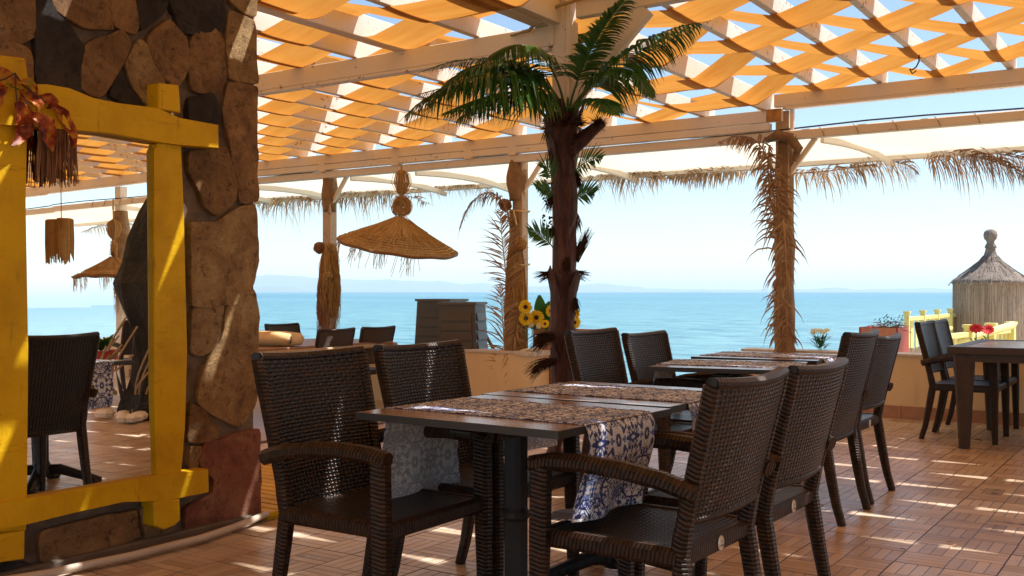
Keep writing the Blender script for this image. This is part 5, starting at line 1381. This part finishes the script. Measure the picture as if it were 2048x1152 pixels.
# ================================================================ STRAW PARASOL LAMPS
def strawlamp(label, apex, rad, hgt, roll, pitch, ztop, seed=1):
    a = Vector(apex); t = thing('straw_lampshade', label, 'straw lampshade', a, 0); rr = random.Random(seed)
    rot = Matrix.Rotation(YAW, 4, 'Z') @ Matrix.Rotation(roll, 4, 'Y') @ Matrix.Rotation(pitch, 4, 'X')
    def T(p): return rot @ Vector(p)
    m = MB(); nl = 12; seg = 60; V = []
    for i in range(nl+1):
        s = i/nl; r_ = .03 + (rad-.03)*s; z = -hgt*(s**.82)
        for k_ in range(seg):
            th = 6.283*k_/seg; V.append(T((r_*math.cos(th), r_*math.sin(th), z + .008*math.sin(th*5+i))))
    m.add(V, [(l*seg+k_, l*seg+(k_+1)%seg, (l+1)*seg+(k_+1)%seg, (l+1)*seg+k_) for l in range(nl) for k_ in range(seg)]); m.build('cone', M['straw_l'], t)
    m = MB()
    for q in range(170):                       # bound straw ribs
        th = 6.283*q/170 + rr.uniform(-.01,.01); pts = []
        for i in range(5):
            s = .04+.96*i/4; th2 = th + .25*math.sin(s*2.5+q%2*3.14); pts.append(T(((.03+(rad-.03)*s)*math.cos(th2), (.03+(rad-.03)*s)*math.sin(th2), -hgt*(s**.82)+.012)))
        m.tube(pts, .0065, 3, rr.random(), False)
    for i in range(2, 15):
        s = i/15; m.tube([T(((.03+(rad-.03)*s)*math.cos(6.283*k_/40), (.03+(rad-.03)*s)*math.sin(6.283*k_/40), -hgt*(s**.82)+.016+.006*(k_%2))) for k_ in range(41)], .006, 3, rr.random(), False)
    m.build('bindings', M['straw_l'], t, kind='stuff')
    m = MB(); m.tube([T((rad*math.cos(6.283*k_/60), rad*math.sin(6.283*k_/60), -hgt+.006*math.sin(k_))) for k_ in range(61)], .017, 6, .1); m.build('rim', M['dry'], t)
    m = MB()
    for q in range(230):                       # straw fringe lying on the cone and a few strands below it
        th = rr.gauss(-1.6, .8); s0 = rr.uniform(.03, .3); s1 = s0 + rr.uniform(.2,.6); pts = [T(((.03+(rad-.03)*s)*math.cos(th+rr.uniform(-.05,.05)), (.03+(rad-.03)*s)*math.sin(th+rr.uniform(-.05,.05)), -hgt*(s**.82)+.03)) for s in (s0, (s0+s1)/2, min(s1,1))]
        m.tube(pts, .0045, 3, rr.random(), False)
    for q in range(75):
        th = rr.choice([-2.2,-1.7,-1.25,-2.9]) + rr.gauss(0,.09); pts = [T((rad*.97*math.cos(th), rad*.97*math.sin(th), -hgt-.0))]; L = rr.uniform(.04,.24)
        dx = rr.uniform(-.16,.02)
        for s in range(3): pts.append(pts[-1] + Vector((dx*L*CS, dx*L*SN, -L/3)) + Vector((rr.uniform(-.01,.01),0,0)))
        m.tube(pts, .003, 3, rr.random()*.6, False)
    m.build('fringe', M['straw_l'], t)
    # ring of loops, tassel, rope
    k2 = random.Random(seed+5); m = MB()
    for q in range(70):
        c = Vector((k2.uniform(-.02,.02),k2.uniform(-.02,.02),.12+k2.uniform(-.025,.025))); ax = rt*k2.uniform(-.3,.3) + Vector((SN,-CS,0)) + Vector((0,0,k2.uniform(-.3,.3))); ax.normalize(); b = ax.cross(Vector((0,0,1))).normalized(); d = ax.cross(b); R_ = k2.uniform(.04,.125)
        m.tube([c + (b*math.cos(x) + d*math.sin(x))*R_ for x in [6.283*i/12 for i in range(13)]], .004, 3, k2.random(), False)
    m.build('straw_ring', M['straw_l'], t)
    m = MB()
    for q in range(150):
        x = k2.uniform(0,6.283); R_ = k2.uniform(.02,.10)*(1+.3*math.sin(q)); m.tube([(0,0,.24), (R_*math.cos(x)*.6, R_*math.sin(x)*.6, .30), (R_*math.cos(x), R_*math.sin(x), .40), (R_*math.cos(x)*.8, R_*math.sin(x)*.8, .50), (0,0,.56)], .004, 3, k2.random(), False)
    m.build('straw_tassel', M['straw_l'], t)
    m = MB(); m.tube([(0,0,-.02),(.0,0,.24)], .018, 6); m.tube([(0,0,.54),(.004,0,(ztop-a.z)*.8),(0,0,ztop-a.z)], .010, 6); m.build('rope', M['rope'], t)
    return t
ap = WD(803, 434, 12.0); strawlamp('big tilted straw lampshade like a parasol, hanging from the awning in the open view', ap, .70, .345, R(8.5), R(10), 2.62)
strawlamp('straw lampshade hanging under the awning, seen only in the mirror', (5.3, 9.2, 1.78), .50, .27, R(0), R(0), 2.62, 9)
# orange fringe in the mirror
t = thing('raffia_lamp', 'orange raffia fringe lamp seen hanging in the mirror', 'lamp', (3.3, 7.1, 2.1)); m = MB()
for q in range(150):
    a = 6.283*q/150; m.tube([(.13*math.cos(a), .13*math.sin(a), 0), (.135*math.cos(a), .135*math.sin(a), -.25), (.13*math.cos(a), .13*math.sin(a), -rnd.uniform(.38,.52))], .005, 3, rnd.random(), False)
m.build('fringe', M['straw'], t); m = MB(); m.lathe([(0,.02),(.12,.01),(.135,-.01)], (0,0,0), 20); m.tube([(0,0,.02),(0,0,.85)], .006, 5); m.build('top_cap', M['straw'], t)
# black rock stump with ropes (in the mirror)
t = thing('black_stump', 'black rough stump draped with pale cloth and ropes, seen in the mirror', 'stump', (.62, 6.40, 0)); m = MB(); V = []; seg = 26
pr_ = [(.30,0),(.30,.1),(.24,.4),(.26,.8),(.34,1.1),(.40,1.3),(.33,1.5),(.30,1.75),(.22,2.0),(.16,2.15),(0,2.2)]
for (r_, z) in pr_:
    for k_ in range(seg):
        a = 6.283*k_/seg; q = r_*(1 + .35*noise.noise(Vector((math.cos(a)*2, math.sin(a)*2, z*2.2)))); V.append((q*math.cos(a)+.15*z*.5, q*math.sin(a)+.1*z, z))
m.add(V, [(l*seg+k_, l*seg+(k_+1)%seg, (l+1)*seg+(k_+1)%seg, (l+1)*seg+k_) for l in range(len(pr_)-1) for k_ in range(seg)]); m.build('trunk', M['rock'], t)
m = MB()
for q in range(26):
    a = rnd.uniform(2.0, 5.2); z = rnd.uniform(.55, 1.0); pts = []
    for i in range(7):
        s = i/6; pts.append(((.36+.15*math.sin(s*3))*math.cos(a+s*.6)+.08*z, (.36+.15*math.sin(s*3))*math.sin(a+s*.6)+.05*z, z*(1-s)**1.1 + .25*s))
    m.tube(pts, .009, 5, rnd.random(), False)
m.build('ropes', M['rope'], t)
m = MB()
for q in range(14):
    c = Vector((rnd.uniform(-.5,.5), rnd.uniform(-.5,.3), .04)); m.lathe([(.0,-.03),(.06,-.02),(.08,.02),(.05,.05),(0,.06)], c, 8, .4)
m.build('stones', M['shell'], t)
t = thing('red_pot_plant', 'red flower in an orange pot seen small in the mirror', 'potted plant', (2.2, 6.9, 0)); m = MB(); m.lathe([(.10,0),(.14,.55),(.15,.6),(0,.6)], (0,0,0), 16); m.build('pot', M['redbox'], t)
m = MB()
for q in range(40): a = rnd.uniform(0,6.28); leafblade(m, (0,0,.6), (math.cos(a), math.sin(a), rnd.uniform(.5,1.8)), rnd.uniform(.12,.25), .05, .3, rnd.random())
m.build('foliage', M['leaf'], t)
# ================================================================ AUTUMN LEAVES AND FRINGE ON THE MIRROR
LX = FX + .075
br = thing('autumn_leaf_spray', 'red and yellow artificial autumn leaves hung on the top left of the mirror frame', 'leaf spray', WX(30, 170, LX))
def bigleaf(pts, wd, curl=.02, seed=0):
    c = bez([WX(a, b, LX) for a, b in pts], 10); m = MB(); P = []
    for i, p in enumerate(c):
        s = i/10; T = (c[min(i+1,10)] - c[max(i-1,0)]).normalized(); S_ = T.cross(Vector((1,0,0))).normalized(); w_ = wd*math.sin(math.pi*min(.985,(s*.93+.05)))**.75
        row = []
        for q in range(7):
            u = q/3-1; row.append(tuple(p + S_*w_*u*.5*(1+.10*math.sin(s*22+q)) + Vector((curl*(1-abs(u))*-.8 + curl*math.sin(s*5+seed) + .006*math.sin(s*17+u*5), 0, 0))))
        P.append(row)
    m.grid(P, None, rnd.random()); m.build('leaf', M['autumn'], br, world=True, smooth=True)
bigleaf([(30,205),(40,235),(80,250),(27,290)], .085, .02, 1); bigleaf([(100,212),(130,220),(158,250),(146,296)], .055, .02, 2)
bigleaf([(34,168),(20,140),(-10,150),(-30,180)], .075, .02, 3); bigleaf([(60,175),(62,195),(80,205),(74,222)], .045, .015, 4)
bigleaf([(72,200),(95,190),(112,205),(100,216)], .045, .02, 5); bigleaf([(66,228),(88,240),(100,270),(112,302)], .075, .02, 6)
bigleaf([(36,165),(60,160),(75,170),(80,190)], .04, .02, 7); bigleaf([(40,180),(48,200),(50,205),(48,222)], .03, .01, 8); bigleaf([(10,172),(0,190),(-14,215),(-20,235)], .06, .02, 9)
m = MB(); m.tube([WX(a,b,LX) for a,b in ((-30,168),(10,158),(30,146),(45,170),(62,182),(100,212))], .0035, 5); m.tube([WX(a,b,LX) for a,b in ((30,146),(31,175),(34,205))], .003, 5); m.tube([WX(a,b,LX) for a,b in ((20,172),(40,180),(66,228))], .0025, 5); m.build('twig', M['dark_wood'], br, world=True)
t = thing('raffia_fringe', 'brown raffia fringe hanging in front of the top left of the mirror glass', 'raffia fringe', WX(115, 258, FX+.03)); m = MB()
for q in range(120):
    px = rnd.uniform(80, 152); a = WX(px, 252, FX+.03 + rnd.uniform(-.012,.012)); ex = px + (px-116)*.10 + rnd.uniform(-5,5); b = WX(ex, rnd.uniform(335, 374), a.x + rnd.uniform(-.004,.006)); c = a.lerp(b, .5) + Vector((0, rnd.uniform(-.008,.008), 0))
    m.tube([a, c, b], .0022, 3, rnd.random(), False)
m.build('strands', M['raffia_brown'], t, world=True)
# ================================================================ LITTER ON THE FLOOR
LL = ['right of the glass-topped table leg', 'between the right chair row and the far table', 'left of a pair at the bottom right', 'right of a pair at the bottom right', 'just beyond the third right chair', 'beside the foot of the farthest right chair', 'right of the farthest right chair foot', 'near the right picture edge at mid floor', 'under the second right chair', 'in front of the glass-topped table', 'lowest one, right of the second right chair']
for i, (px, py) in enumerate(((1965,882),(1995,900),(1800,968),(1892,1084),(1905,1092),(1700,895),(1770,1002),(1840,1002),(1985,1022),(1640,1010),(1988,916),(1812,1100))):
    p = WZ(px, py, .004); o_ = MB(); d = (rnd.uniform(-1,1), rnd.uniform(-1,1), .15); L_ = .07 if i == 0 else rnd.uniform(.02,.04); leafblade(o_, (0,0,0), d, L_, L_*.35, .1, rnd.random(), Vector((0,0,1)), 4, .25)
    ob = o_.build('fallen_leaf', M['raffia_brown' if i else 'leaf']); ob.location = p
    if i == 0: tag(ob, 'dark green fallen leaf under the glass-topped table', 'leaf')
    else: tag(ob, 'small brown dried leaf on the tiles, ' + LL[i-1], 'leaf', 'dried leaf scraps on the tiles')
